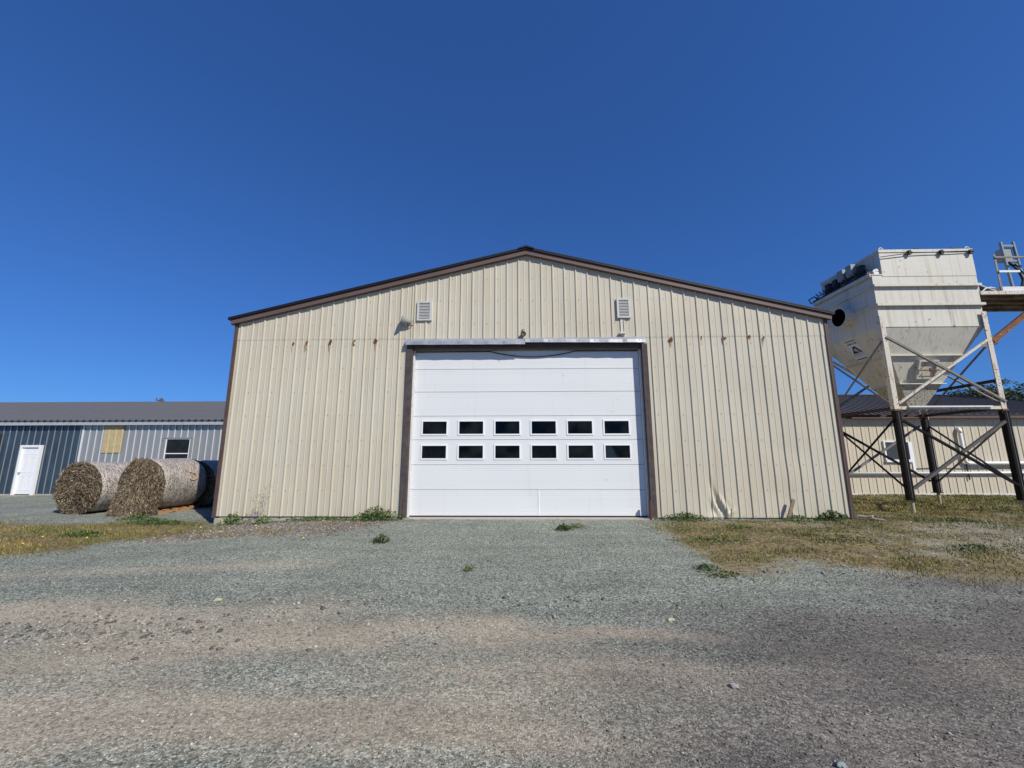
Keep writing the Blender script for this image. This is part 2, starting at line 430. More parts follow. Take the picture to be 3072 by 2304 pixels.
def raw_mesh(name, verts, faces, material, cols=None, parent=None, attr='Col'):
    """verts (n,3) array, faces (m,k) array, optional per-vertex colours"""
    verts = np.asarray(verts, dtype=np.float32); faces = np.asarray(faces, dtype=np.int32)
    if parent is not None:
        verts = verts - np.array(root_of(parent), dtype=np.float32)
    me = bpy.data.meshes.new(name)
    k = faces.shape[1]
    me.vertices.add(len(verts)); me.vertices.foreach_set('co', verts.ravel())
    me.loops.add(faces.size); me.loops.foreach_set('vertex_index', faces.ravel())
    me.polygons.add(len(faces))
    me.polygons.foreach_set('loop_start', np.arange(0, faces.size, k, dtype=np.int32))
    me.polygons.foreach_set('loop_total', np.full(len(faces), k, dtype=np.int32))
    me.materials.append(MT[material])
    me.update(calc_edges=True)
    if cols is not None:
        ca = me.color_attributes.new(attr, 'FLOAT_COLOR', 'POINT')
        cc = np.ones((len(verts), 4), dtype=np.float32); cc[:, :cols.shape[1]] = cols
        ca.data.foreach_set('color', cc.ravel())
    o = bpy.data.objects.new(name, me)
    C.objects.link(o)
    if parent is not None: o.parent = parent
    return o

# value noise on arrays
_tab = np.random.default_rng(5).random((256, 256))
def vn(x, y, s, seed=0):
    x = x * s + seed * 17.3; y = y * s + seed * 7.9
    xi = np.floor(x).astype(int); yi = np.floor(y).astype(int)
    fx = x - xi; fy = y - yi
    fx = fx * fx * (3 - 2 * fx); fy = fy * fy * (3 - 2 * fy)
    g = lambda a, b: _tab[a & 255, b & 255]
    return (g(xi, yi) * (1 - fx) + g(xi + 1, yi) * fx) * (1 - fy) + (g(xi, yi + 1) * (1 - fx) + g(xi + 1, yi + 1) * fx) * fy
def fbm(x, y, s, seed=0, o=4):
    r = 0; a = 0.5; t = 0
    for i in range(o):
        r = r + a * vn(x, y, s * 2 ** i, seed + i); t += a; a *= 0.5
    return r / t
def sm(t):
    t = np.clip(t, 0, 1); return t * t * (3 - 2 * t)

# ------------------------------------------------------------------ ground
def height(x, y):
    x = np.asarray(x, dtype=float); y = np.asarray(y, dtype=float)
    z = -0.15 + 0.13 * sm((y + 5.2) / 4.9) * sm((x + 7.6) / 3.0)
    z = z - 0.07 * sm((y - 2.0) / 6.0) * (1 - sm((x + 7.6) / 3.0))
    near = sm(1 - (np.abs(x) + np.abs(y) - 30) / 30)
    z = z + near * ((fbm(x, y, 0.45, 3) - 0.5) * 0.05 + (fbm(x, y, 2.2, 9) - 0.5) * 0.022)
    # shallow wheel ruts along the road in front
    for yy, a in ((-6.15, 0.022), (-7.6, 0.018)):
        z = z - a * np.exp(-((y - yy - 0.25 * np.sin(x * 0.35)) / 0.28) ** 2) * near
    return z
def hz(x, y): return float(height(np.array([x]), np.array([y]))[0])

def inpoly(x, y, poly):
    r = np.zeros(x.shape, bool)
    n = len(poly); j = n - 1
    for i in range(n):
        xi, yi = poly[i]; xj, yj = poly[j]
        c = ((yi > y) != (yj > y)) & (x < (xj - xi) * (y - yi) / (yj - yi + 1e-12) + xi)
        r ^= c; j = i
    return r
LEFT_GRASS = [(-40, 0.4), (-13.3, 0.27), (-10.75, -0.1), (-9.6, 0.55), (-7.9, 0.35), (-7.3, -0.5), (-7.48, -1.49), (-7.91, -2.54), (-8.29, -2.9), (-8.93, -3.09), (-12, -4.0), (-40, -6)]
SHALE = [(-7.7, -1.6), (-7.4, -0.1), (-5.4, 0.0), (-3.1, 0.1), (-3.2, -0.9), (-3.83, -1.73), (-5.21, -2.05), (-6.45, -2.0), (-7.5, -2.1)]
RIGHT_GRASS = [(2.95, 0.05), (7.7, 0.05), (7.7, 40), (60, 40), (60, -3.0), (12, -4.6), (6.9, -4.35), (5.45, -4.1), (5.06, -3.72), (4.66, -3.36), (3.84, -3.28), (3.12, -3.9), (2.6, -3.7), (2.75, -2.62), (2.5, -1.36)]
BACK_LEFT = [(-60, 6.5), (-16.5, 6.5), (-15.5, 8.2), (-60, 8.2)]
def zones(x, y):
    wx = x + (fbm(x, y, 1.6, 21) - 0.5) * 0.9
    wy = y + (fbm(x, y, 1.6, 33) - 0.5) * 0.9
    grass = 0
    for ox, oy in ((0, 0), (0.3, 0.22), (-0.3, 0.2), (0.25, -0.35), (-0.25, -0.4), (0.0, -0.7)):
        grass = grass + (inpoly(wx + ox, wy - oy * 0.8, LEFT_GRASS) | inpoly(wx + ox, wy - oy, RIGHT_GRASS)).astype(float) / 6
    p = fbm(x, y, 1.1, 41)
    grass = np.maximum(grass, 0.55 * inpoly(wx, wy, SHALE) * (fbm(x, y, 2.2, 43) > 0.52))
    # bare stony patch to the right of the barn corner
    bare = np.exp(-(((x - 9.3) / 2.0) ** 2 + ((y + 1.6) / 1.1) ** 2))
    grass = grass * np.clip(1.25 - bare * 1.3 - np.clip(p - 0.48, 0, 1) * 2.6, 0, 1)
    shale = inpoly(wx, wy, SHALE).astype(float)
    shale = np.maximum(shale, 0.6 * np.clip(bare - 0.35, 0, 1))
    stony = sum(inpoly(wx + ox, wy + oy, RIGHT_GRASS).astype(float) / 3 for ox, oy in ((0, 0.1), (0.3, 0.5), (-0.2, 0.3)))
    # tan dirt: the road in front of the camera
    t = y + (fbm(x, y, 0.5, 51) - 0.5) * 2.2 + 0.10 * np.clip(x, -6, 0)
    dirt = sm((-5.55 - t) / 0.9)
    dirt = dirt * np.clip(0.10 + 1.45 * fbm(x * 0.35, y, 1.9, 61), 0.25, 1)
    dirt = dirt * (1 - 0.35 * np.exp(-((y + 6.75 + 0.12 * x) / 0.3) ** 2) * fbm(x, y, 0.9, 66))
    # wheel-packed pale bands on the road and dusty spots at the left
    yw = y + 0.10 * np.sin(x * 0.7) + (fbm(x, y, 1.2, 64) - 0.5) * 0.35
    band = np.exp(-((yw + 6.05) / 0.16) ** 2) * sm((x + 2.4) / 1.2) * sm((2.6 - x) / 1.5)
    band = np.maximum(band, np.exp(-((yw + 6.28) / 0.10) ** 2) * sm((x - 2.2) / 0.6))
    band = np.maximum(band, 0.9 * np.exp(-((yw + 5.75) / 0.14) ** 2) * sm((-3.2 - x) / 0.8) * (fbm(x, y, 1.0, 68) > 0.48))
    dirt = np.maximum(dirt, band)
    trk = 0.5 + 0.5 * np.sin(7.5 * (y + 0.12 * np.sin(x * 0.5)) + 2.0 * fbm(x * 0.25, y, 0.9, 69))
    dirt = dirt * np.where(y < -6.5, 0.72 + 0.28 * trk, 1)
    # faint tan tyre track coming in from the left
    tr = np.exp(-((y + 4.15 - 0.16 * (x + 6)) / 0.28) ** 2) * sm((-1.5 - x) / 2.5)
    dirt = np.maximum(dirt, 0.55 * tr)
    dirt = np.maximum(dirt, 0.62 * stony)
    grass = np.where(stony > 0.5, np.maximum(grass, 0.30 + 0.35 * fbm(x, y, 4.0, 47)), grass)
    # dark loose gravel at right
    dark = sm((x + 0.2 - 0.25 * (y + 6)) / 2.2) * sm((-4.9 - y) / 0.9) * 1.0 + 0.75 * sm((x - 3.2) / 2.0) * sm((-3.7 - y) / 0.8)
    dark = np.clip(dark * (0.35 + 1.1 * fbm(x * 0.5, y, 1.3, 71)), 0, 0.88)
    return dirt, grass, shale, dark

def axis(a0, a1, d, far):
    core = np.arange(a0, a1 + 1e-6, d)
    s = []; st = d; v = a1
    while v < far:
        st *= 1.35; v += st; s.append(v)
    hi = np.array(s)
    s = []; st = d; v = a0
    while v > -far:
        st *= 1.35; v -= st; s.append(v)
    return np.concatenate([np.array(s)[::-1], core, hi])
gx, gy = axis(-15, 16, 0.09, 900), axis(-9.5, 8.5, 0.07, 900)
GX, GY = np.meshgrid(gx, gy)
GZ = height(GX, GY)
d_, g_, s_, k_ = zones(GX, GY)
nx_, ny_ = len(gx), len(gy)
idx = np.arange(nx_ * ny_).reshape(ny_, nx_)
fc = np.stack([idx[:-1, :-1], idx[:-1, 1:], idx[1:, 1:], idx[1:, :-1]], -1).reshape(-1, 4)
zc = np.stack([d_.ravel(), g_.ravel(), s_.ravel(), k_.ravel()], 1)
ground = raw_mesh('ground', np.stack([GX.ravel(), GY.ravel(), GZ.ravel()], 1), fc, 'ground', zc, attr='zone')
ground['kind'] = 'structure'
ground.data.polygons.foreach_set('use_smooth', [True] * len(ground.data.polygons))

# loose stones lying on the yard (uncountable)
def stones(name, px, py, size, cols, lift=0.25):
    n = len(px)
    base = np.array([(1, 0, 0), (0, 1, 0), (-1, 0, 0), (0, -1, 0), (0, 0, 1), (0, 0, -1)], dtype=float)
    tri = np.array([(0, 1, 4), (1, 2, 4), (2, 3, 4), (3, 0, 4), (1, 0, 5), (2, 1, 5), (3, 2, 5), (0, 3, 5)])
    v = np.repeat(base[None], n, 0) * (0.65 + 0.7 * rng.random((n, 6, 1)))
    v[:, :, :2] += (rng.random((n, 6, 2)) - 0.5) * 0.7
    v[:, :, 2] *= 0.35 + 0.4 * rng.random((n, 1))
    a = rng.random(n) * 6.283
    ca, sa = np.cos(a)[:, None], np.sin(a)[:, None]
    x = v[:, :, 0] * ca - v[:, :, 1] * sa * 0.75
    y = v[:, :, 0] * sa + v[:, :, 1] * ca * 0.75
    tl = (rng.random((n, 1)) - 0.5) * 0.8
    z = v[:, :, 2] + x * tl
    s = size[:, None]
    P = np.stack([x * s + px[:, None], y * s + py[:, None], z * s + (height(px, py) + size * lift)[:, None]], -1).reshape(-1, 3)
    F = (tri[None] + (np.arange(n) * 6)[:, None, None]).reshape(-1, 3)
    o = raw_mesh(name, P, F, 'attr_stone', np.repeat(cols, 6, 0))
    o['kind'] = 'stuff'
    return o
def sample(n, fn):
    """points in the wedge the camera sees, denser nearby"""
    d = 1.9 + (rng.random(n) ** 1.25) * 9.5
    w = (rng.random(n) * 2 - 1) * (d * 1.33 + 0.6)
    return -0.17 + w - 0.021 * d, -10.15 + d
n_st = 125000
sx, sy = sample(n_st, None)
keep = ~((sy > -0.12) & (sx > -7.7) & (sx < 7.8))
sx, sy = sx[keep], sy[keep]
zd, zg, zs, zk = zones(sx, sy)
keep = rng.random(len(sx)) > np.maximum(np.clip(zg * 0.85, 0, 1), zd * 0.62)
sx, sy, zd, zg, zs, zk = sx[keep], sy[keep], zd[keep], zg[keep], zs[keep], zk[keep]
n = len(sx)
size = (0.0040 + 0.0056 * rng.random(n) ** 1.6 + 0.009 * (rng.random(n) ** 18) + zs * 0.012 * rng.random(n)) * np.where(sy < -6.6, 0.82, 1.0)
lum = 0.07 + 0.34 * rng.random(n) ** 1.5
tone = np.stack([lum * 0.97, lum * 1.03, lum * 0.93], 1)
brown = np.stack([lum * 1.14, lum * 0.98, lum * 0.82], 1)
f = np.clip(zd + zs * 0.8 + 0.10, 0, 1)[:, None] * rng.random((n, 1))
cols = (tone * (1 - f) + brown * f) * (1 + 0.6 * zd[:, None])
dk = (1 - 0.45 * zk)[:, None]
cols = cols * dk
pale = rng.random(n) < 0.005
cols[pale] = cols[pale] * 0.3 + np.array([0.42, 0.38, 0.31])
stones('gravel_stones', sx, sy, size, cols)
# a rough band of coarser rubble left of centre and around the barn's front
bx = np.concatenate([rng.normal(-4.6, 1.4, 760), rng.normal(-1.5, 1.6, 200), rng.uniform(-7.5, -3.1, 1300), rng.uniform(3.0, 13.5, 2600), rng.uniform(3, 8, 160)])
by = np.concatenate([-6.05 + rng.normal(0, 0.22, 760), -5.25 + rng.normal(0, 0.12, 200), rng.uniform(-2.05, -0.15, 1300), rng.uniform(-4.2, 0.6, 2600), rng.uniform(-2.5, -0.2, 160)])
keep = ~((by > -0.15) & (bx > -7.7) & (bx < 7.8)); bx, by = bx[keep], by[keep]
bs = 0.010 + 0.026 * rng.random(len(bx)) ** 2.6
lum = (0.09 + 0.30 * rng.random(len(bx)) ** 1.6)[:, None]
stones('rubble_stones', bx, by, bs, lum * np.array([1.05, 0.96, 0.87]), 0.15)

# grass blades (uncountable)
def blades(name, px, py, h, w, cols, lean=0.6, z=None):
    n = len(px)
    a = rng.random(n) * 6.283
    b = rng.random(n) * 6.283
    ln = rng.random(n) * lean * h
    z0 = height(px, py) - 0.005 if z is None else z
    dx, dy = np.cos(a) * w / 2, np.sin(a) * w / 2
    p0 = np.stack([px - dx, py - dy, z0], 1); p1 = np.stack([px + dx, py + dy, z0], 1)
    mx, my = px + np.cos(b) * ln * 0.35, py + np.sin(b) * ln * 0.35
    p2 = np.stack([mx + dx * 0.8, my + dy * 0.8, z0 + h * 0.55], 1)
    p3 = np.stack([mx - dx * 0.8, my - dy * 0.8, z0 + h * 0.55], 1)
    p4 = np.stack([px + np.cos(b) * ln, py + np.sin(b) * ln, z0 + h * (1 - 0.25 * rng.random(n))], 1)
    P = np.stack([p0, p1, p2, p3, p4], 1).reshape(-1, 3)
    k = (np.arange(n) * 5)[:, None]
    F = np.concatenate([k + np.array([[0, 1, 2]]), k + np.array([[0, 2, 3]]), k + np.array([[3, 2, 4]])], 0)
    return P, F, np.repeat(cols, 5, 0)
def grass_patch(n, x0, x1, y0, y1, want, hh, ww):
    px = rng.uniform(x0, x1, n); py = rng.uniform(y0, y1, n)
    d, g, s, k = zones(px, py)
    p = fbm(px, py, 2.6, 81)
    keep = (rng.random(n) < g * want * np.clip((p - 0.27) * 3.0, 0.04, 1)) & ~((py > -0.03) & (px > -7.7) & (px < 7.75))
    px, py, p = px[keep], py[keep], p[keep]
    q = np.clip(fbm(px, py, 0.8, 91) * 2.2 - 0.46 + (rng.random(len(px)) - 0.5) * 0.7, 0, 1)[:, None]
    near_wall = (np.exp(-np.clip(-py, 0, 9) / 0.9) * (px > 2) * np.clip(0.35 + (6.5 - px) / 4, 0.2, 1))[:, None]
    q = np.clip(q + 0.8 * near_wall, 0, 1)
    green = np.array([0.115, 0.150, 0.032]); dry = np.array([0.29, 0.22, 0.075]); 
    c = (green * q + dry * (1 - q)) * (0.45 + 0.95 * rng.random((len(px), 1)))
    c = c * (0.75 + 0.5 * fbm(px, py, 3.3, 95))[:, None]
    h = hh * (0.35 + 1.1 * rng.random(len(px)) ** 1.5) * (0.6 + 0.8 * p)
    tall = rng.random(len(px)) < 0.015
    h[tall] *= 2.6
    c[tall] = np.array([0.34, 0.28, 0.14]) * (0.7 + 0.5 * rng.random((int(tall.sum()), 1)))
    w = ww * (0.6 + 0.6 * rng.random(len(px)))
    w[tall] *= 0.6
    return blades('g', px, py, h, w, c, lean=0.95)
parts = [grass_patch(75000, -16, -3.0, -4.2, 1.4, 0.95, 0.055, 0.011),
         grass_patch(135000, 2.3, 14, -4.9, 2.0, 0.9, 0.046, 0.009),
         grass_patch(60000, 7.7, 24, 1.5, 6.6, 1.0, 0.06, 0.016)]
off = 0; Ps, Fs, Cs = [], [], []
for P, F, Cc in parts:
    Ps.append(P); Fs.append(F + off); Cs.append(Cc); off += len(P)
g = raw_mesh('grass', np.concatenate(Ps), np.concatenate(Fs), 'attr_leaf', np.concatenate(Cs))
g['kind'] = 'stuff'

# ------------------------------------------------------------------ ribbed siding
def siding(mb, x0, x1, zb, zt, y, pitch, phase, rib=0.024, rows=1, mi=0, warp=None, minor=True, extra=(), tpow=1.0, axis_='x', bw=0.027, tw=0.012, sign=-1.0):
    """vertical ribbed sheet facing -y (axis x) between x0,x1; zb, zt are numbers or functions"""
    fb = zb if callable(zb) else (lambda q: zb)
    ft = zt if callable(zt) else (lambda q: zt)
    pts = [(x0, 0.0)]
    k = math.ceil((x0 - phase - bw) / pitch)
    while True:
        c = phase + k * pitch
        if c - bw > x1: break
        for dx, h in ((-bw, 0), (-tw, rib), (tw, rib), (bw, 0)):
            pts.append((c + dx, h))
        if minor:
            c2 = c + pitch / 2
            for dx, h in ((-0.016, 0), (-0.005, 0.006), (0.005, 0.006), (0.016, 0)):
                pts.append((c2 + dx, h))
        k += 1
    pts = [p for p in pts if x0 <= p[0] <= x1] + [(x1, 0.0)]
    out = []
    for p in pts:
        if not out or p[0] > out[-1][0] + 1e-5: out.append(p)
    pts = out
    if extra:
        ex = [(q, float(np.interp(q, [p[0] for p in pts], [p[1] for p in pts]))) for q in extra]
        pts = sorted(pts + ex)
    vs, n = [], len(pts)
    for r in range(rows + 1):
        t = (r / rows) ** tpow
        for (x, h) in pts:
            z = fb(x) + (ft(x) - fb(x)) * t
            yy = y + sign * h
            if warp: yy += warp(x, z)
            vs.append((x, yy, z) if axis_ == 'x' else (yy, x, z))
    fs = [(r * n + i, r * n + i + 1, (r + 1) * n + i + 1, (r + 1) * n + i) for r in range(rows) for i in range(n - 1)]
    mb.add(vs, fs, mi)

def disc(mb, x, y, z, r, mi, n=6):
    mb.add([(x + r * math.cos(6.283 * k / n), y, z + r * math.sin(6.283 * k / n)) for k in range(n)], [tuple(range(n))], mi)

# ------------------------------------------------------------------ the workshop building
HW = 7.62
def roofline(x): return 6.80 - 0.243 * abs(x)
barn = thing('workshop_building', 'wide beige ribbed steel workshop with brown trim and a big white overhead door', 'building', (0, 0, 0))
def wob(x, z): return 0.003 * (math.sin(x * 3.1 + z * 1.3) + math.sin(x * 7.7 - z * 0.9))
def dent(x, z):
    d = wob(x, z)
    if z < 1.2:
        # crumpled sheet low on the right: a crease running up to the left, a pushed-in pocket and a lifted lip
        cx = 4.62 - 0.30 * z
        d += 0.050 * math.exp(-((x - cx) / 0.055) ** 2) * math.exp(-((z - 0.35) / 0.38) ** 2)
        d -= 0.035 * math.exp(-((x - cx - 0.11) / 0.06) ** 2) * math.exp(-((z - 0.28) / 0.22) ** 2)
        d += 0.045 * math.exp(-((x - 4.40) / 0.10) ** 2 - ((z - 0.16) / 0.13) ** 2)
        d -= 0.03 * math.exp(-((x - 4.80) / 0.09) ** 2 - ((z - 0.13 - 0.6 * (x - 4.8)) / 0.05) ** 2)
        d += 0.012 * math.sin(x * 31 + z * 17) * math.exp(-((x - 4.55) / 0.22) ** 2 - ((z - 0.25) / 0.25) ** 2)
        d += 0.02 * math.exp(-((x - 6.35) / 0.08) ** 2 - ((z - 0.1) / 0.15) ** 2)
    d += 0.012 * math.exp(-((x - 6.3) / 0.4) ** 2 - ((z - 1.1) / 0.9) ** 2) * math.sin(5 * z)
    return d
mb = MB()
ZT = 4.455
siding(mb, -HW, -3.0, 0.035, ZT + 0.05, 0.0, 0.2995, -7.183, rows=16, warp=wob)
siding(mb, 3.0, HW, 0.02, ZT + 0.05, 0.0, 0.307, 3.172, rows=70, warp=dent, extra=[4.05 + 0.037 * k for k in range(34)], tpow=2.0)
# upper sheets, lapped over the lower ones
for xa, xb, pit_, ph_ in ((-HW, -3.0, 0.2995, -7.183), (-3.0, 0.0, 0.302, 0.396), (0.0, 3.0, 0.302, 0.396), (3.0, HW, 0.307, 3.172)):
    siding(mb, xa, xb, lambda x: ZT, lambda x: max(roofline(x) + 0.055, ZT + 0.001), -0.005, pit_, ph_, rows=6, warp=wob)
rows_left = [0.05, 0.645, 1.245, 1.841, 2.466, 3.07, 3.681, 4.27, 4.85, 5.48, 6.08]
for zi, z in enumerate(rows_left):
    for k in range(-26, 27):
        if z < 4.4:
            if k < 0: x = -7.183 + 0.2995 * (k + 26) + 0.07
            else: x = 3.172 + 0.307 * k + 0.07
            if (k < 0 and x > -3.12) or (k >= 0 and x > 7.5): continue
            yy = -0.012
        else:
            x = (0.396 + 0.302 * k if abs(0.396 + 0.302 * k) < 3 else (-7.183 + 0.2995 * (k + 24) if k < 0 else 3.172 + 0.307 * (k - 9))) + 0.07
            if z > roofline(x) - 0.2 or abs(x) > 7.5: continue
            yy = -0.014
        if random.random() < 0.14: continue
        disc(mb, x + random.uniform(-0.012, 0.012), yy, z + random.uniform(-0.010, 0.010), random.uniform(0.008, 0.0115), 1)
# closely set rivets along the lap and rusted-through holes below it
x = -6.0
while x < 6.3:
    if abs(x) > 3.1: disc(mb, x, -0.016, ZT + 0.03, 0.008, 1)
    x += 0.15
def rust_patch(cx, cz, w, h, n):
    for i in range(n):
        a = random.uniform(0, 6.28); rr = random.random()
        x, z = cx + math.cos(a) * rr * w, cz + math.sin(a) * rr * h
        r = random.uniform(0.008, 0.022)
        mb.add([(x + r * random.uniform(.6, 1.3) * math.cos(6.283 * k / 7), -0.0275 - 0.0004 * i, z + 1.6 * r * random.uniform(.6, 1.3) * math.sin(6.283 * k / 7)) for k in range(7)], [tuple(range(7))], 2)
    for i in range(max(1, n // 4)):
        x = cx + random.uniform(-w, w) * .7; l = random.uniform(.08, .26); q = random.uniform(.008, .018)
        mb.add([(x - q, -0.0265 - 0.0003 * i, cz), (x + q, -0.0265 - 0.0003 * i, cz), (x + q * .3, -0.0265 - 0.0003 * i, cz - l), (x - q * .3, -0.0265 - 0.0003 * i, cz - l)], [(0, 1, 2, 3)], 3)
for cx, cz, nn in ((-6.08, 4.36, 7), (-5.70, 4.37, 22), (-5.08, 4.36, 26), (-4.48, 4.37, 16), (-3.92, 4.37, 26), (3.69, 4.38, 18), (4.42, 4.40, 6), (5.03, 4.42, 10), (5.65, 4.43, 8), (6.02, 4.42, 7)):
    rust_patch(cx + random.uniform(-.02, .02), cz + random.uniform(-.02, .02), random.uniform(.02, .05), random.uniform(.04, .09), max(3, int(nn * random.uniform(.5, 1.3))))
for i in range(7):
    x = -3.17 + random.uniform(-.02, .02); z = 2.6 + i * .22
mb.build('front_wall', ['siding', 'screw', 'rust', 'rust_light'], barn)
mb = MB()
siding(mb, 0.0, 24.0, 0.02, 4.99, -HW, 0.302, 0.2, axis_='y', mi=0)
mb.build('side_wall', 'siding_plain', barn)
mb = MB()
siding(mb, 0.0, 24.0, 0.02, 4.99, HW, 0.302, 0.2, axis_='y', sign=1.0)
mb.build('side_wall', 'siding_plain', barn)
mb = MB()
mb.prism([(-HW, 0), (HW, 0), (HW, roofline(HW)), (0, roofline(0)), (-HW, roofline(-HW))], 0.04, origin=(0, 24.0, 0))
mb.build('back_wall', 'dark_metal', barn)  # dark colour stands in for the unlit interior behind the panes
# roof sheets
mb = MB()
t = 0.045
for s in (-1, 1):
    e = 7.78
    a, b_ = (0, 6.86), (s * e, 6.86 - 0.243 * e)
    mb.prism([a, b_, (b_[0], b_[1] + t), (0, 6.86 + t)], 24.4, origin=(0, -0.15, 0))
    k = 0
    while k * 0.302 < 24.2:
        yy = -0.13 + k * 0.302
        mb.beam((s * 0.1, yy, 6.86 + t + 0.008 - 0.0243), (s * e, yy, 6.86 + t + 0.008 - 0.243 * e), 0.05, 0.022)
        k += 1
mb.build('roof', 'roof_brown', barn)
mb = MB()
for s in (-1, 1):
    mb.prism([(0, 6.905), (s * 0.21, 6.905 - 0.051), (s * 0.21, 6.935 - 0.051), (s * 0.02, 6.945), (0, 6.975)], 24.5, origin=(0, -0.18, 0))
mb.build('ridge_cap', 'roof_brown', barn)
for s in (-1, 1):
    mb = MB()
    e = 7.715
    zf = lambda q: 6.855 - 0.243 * abs(q)
    mb.prism([(0, zf(0)), (s * e, zf(e)), (s * e, zf(e) - 0.125), (0, zf(0) - 0.125)], 0.112, origin=(0, -0.114, 0))
    mb.build('rake_board', 'brown', barn)
for s in (-1, 1):
    mb = MB()
    mb.box(s * HW - 0.05 if s > 0 else -HW - 0.03, s * HW + 0.03 if s > 0 else -HW + 0.05, -0.032, 0.005, -0.0, 4.96)
    mb.box(HW - 0.0 if s > 0 else -HW - 0.032, HW + 0.032 if s > 0 else -HW + 0.0, -0.034, 0.14, -0.0, 4.958)
    mb.build('corner_trim', 'corner', barn)
# eave soffit boxes closing the side overhang
for s in (-1, 1):
    mb = MB()
    mb.box(min(s * 7.64, s * 7.71), max(s * 7.64, s * 7.71), 0.0, 24.0, 4.87, 4.955)
    mb.build('eave_board', 'brown', barn)
# sill and footing under the siding
mb = MB()
mb.box(-7.5, -2.95, 0.03, 0.25, -0.35, 0.09)
mb.build('foundation', 'concrete', barn)
mb = MB()
mb.box(2.95, 7.6, 0.03, 0.25, -0.35, 0.06)
mb.build('foundation', 'concrete', barn)

# overhead door
DY = 0.15
X0, X1 = -2.915, 2.875
seams = [0.03, 0.646, 1.249, 1.865, 2.460, 3.080, 3.675, 4.25]
wins = []
for zt_, zb_ in ((2.36, 1.975), (1.753, 1.373)):
    for cx in (-2.341, -1.417, -0.503, 0.410, 1.318, 2.232):
        wins.append((cx - 0.338 + 0.0, cx + 0.338, zb_, zt_))
door = MB()
dxs = sorted({X0, X1} | {w[0] + 0.03 for w in wins} | {w[1] - 0.03 for w in wins})
def dent_door(x, z):
    d = 0.0015 * math.sin(x * 2.1 + z * 4)
    if z < 0.66: d += -0.008 * math.exp(-((x - 0.26) / 0.015) ** 2) + 0.008 * math.exp(-((x - 0.05) / 0.18) ** 2 - ((z - 0.4) / 0.2) ** 2)
    return d
for si in range(7):
    za, zb = seams[si] + 0.003, seams[si + 1] - 0.003
    haswin = si in (2, 3)
    prof = [(za, 0.012), (za + 0.006, 0.0)]
    for g0 in ((0.09, 0.135, 0.18) if not haswin else (0.045,)):
        prof += [(za + g0 - 0.007, 0.0), (za + g0, 0.003), (za + g0 + 0.007, 0.0)]
    top = []
    for g0 in ((0.055, 0.10, 0.145) if not haswin else (0.04,)):
        top += [(zb - g0 + 0.007, 0.0), (zb - g0, 0.003), (zb - g0 - 0.007, 0.0)]
    prof += top[::-1] + [(zb - 0.006, 0.0), (zb, 0.012)]
    rowz = [w for w in wins if w[2] > za and w[3] < zb]
    if rowz:
        prof += [(rowz[0][2] + 0.03, 0.0), (rowz[0][3] - 0.03, 0.0)]
    prof.sort()
    xs = dxs if haswin else sorted({X0, X1, 0.20, 0.235, 0.26, 0.285, 0.32, -0.3, 0.0, 0.1} | {X0 + i * (X1 - X0) / 12 for i in range(13)})
    o = len(door.v)
    for (z, h) in prof:
        for x in xs: door.v.append((x, DY + h + dent_door(x, z), z))
    nxx = len(xs)
    for j in range(len(prof) - 1):
        for i in range(nxx - 1):
            cx, cz = (xs[i] + xs[i + 1]) / 2, (prof[j][0] + prof[j + 1][0]) / 2
            if any(w[0] < cx < w[1] and w[2] < cz < w[3] for w in rowz): continue
            door.f.append((o + j * nxx + i, o + j * nxx + i + 1, o + (j + 1) * nxx + i + 1, o + (j + 1) * nxx + i)); door.m.append(0)
# dark backing shows in the seams; bottom rubber seal
door.box(X0, X1, DY + 0.001, DY + 0.03, 0.005, 0.028, 1)
for z in seams[1:-1]:
    door.box(X0, X1, DY + 0.014, DY + 0.04, z - 0.012, z + 0.012, 2)
dr = door.build('overhead_door', ['white_door', 'rubber', 'steel_grey'], barn)
for (a, b_, c_, d_) in wins:
    w = MB()
    fr = 0.036
    y0, y1 = DY - 0.014, DY + 0.02
    w.box(a, b_, y0, y1, d_ - fr, d_, 0); w.box(a, b_, y0, y1, c_, c_ + fr, 0)
    w.box(a, a + fr, y0, y1, c_ + fr, d_ - fr, 0); w.box(b_ - fr, b_, y0, y1, c_ + fr, d_ - fr, 0)
    w.add([(a + fr, DY + 0.006, c_ + fr), (b_ - fr, DY + 0.006, c_ + fr), (b_ - fr, DY + 0.006, d_ - fr), (a + fr, DY + 0.006, d_ - fr)], [(0, 1, 2, 3)], 1)
    w.build('window', ['white_frame', 'glass'], dr)
# jambs, stops and header
for s, xo, xi in ((-1, -3.085, -2.935), (1, 3.055, 2.915)):
    mb = MB()
    mb.box(min(xo, xi), max(xo, xi), -0.055, 0.20, 0.0, 4.28)
    mb.build('door_jamb', 'jamb', barn, bevel=0.006)
    mb = MB()
    a, b_ = (xi, xi + 0.045) if s < 0 else (xi - 0.045, xi)
    mb.box(a + .002, b_ - .002, 0.06, 0.13, 0.01, 4.17)
    mb.build('weather_stop', 'white_stop', barn)
mb = MB()
mb.box(-2.93, 2.91, -0.03, 0.20, 4.20, 4.40, 0)
mb.box(-2.93, 2.91, 0.06, 0.13, 4.155, 4.198, 1)
mb.build('door_header', ['jamb', 'steel_grey'], barn)  # dark jamb colour also paints the shadow band under the flashing
mb = MB()
mb.box(-3.1, 3.08, 0.21, 0.26, 4.2, 4.5)
mb.build('lintel', 'wood', barn)
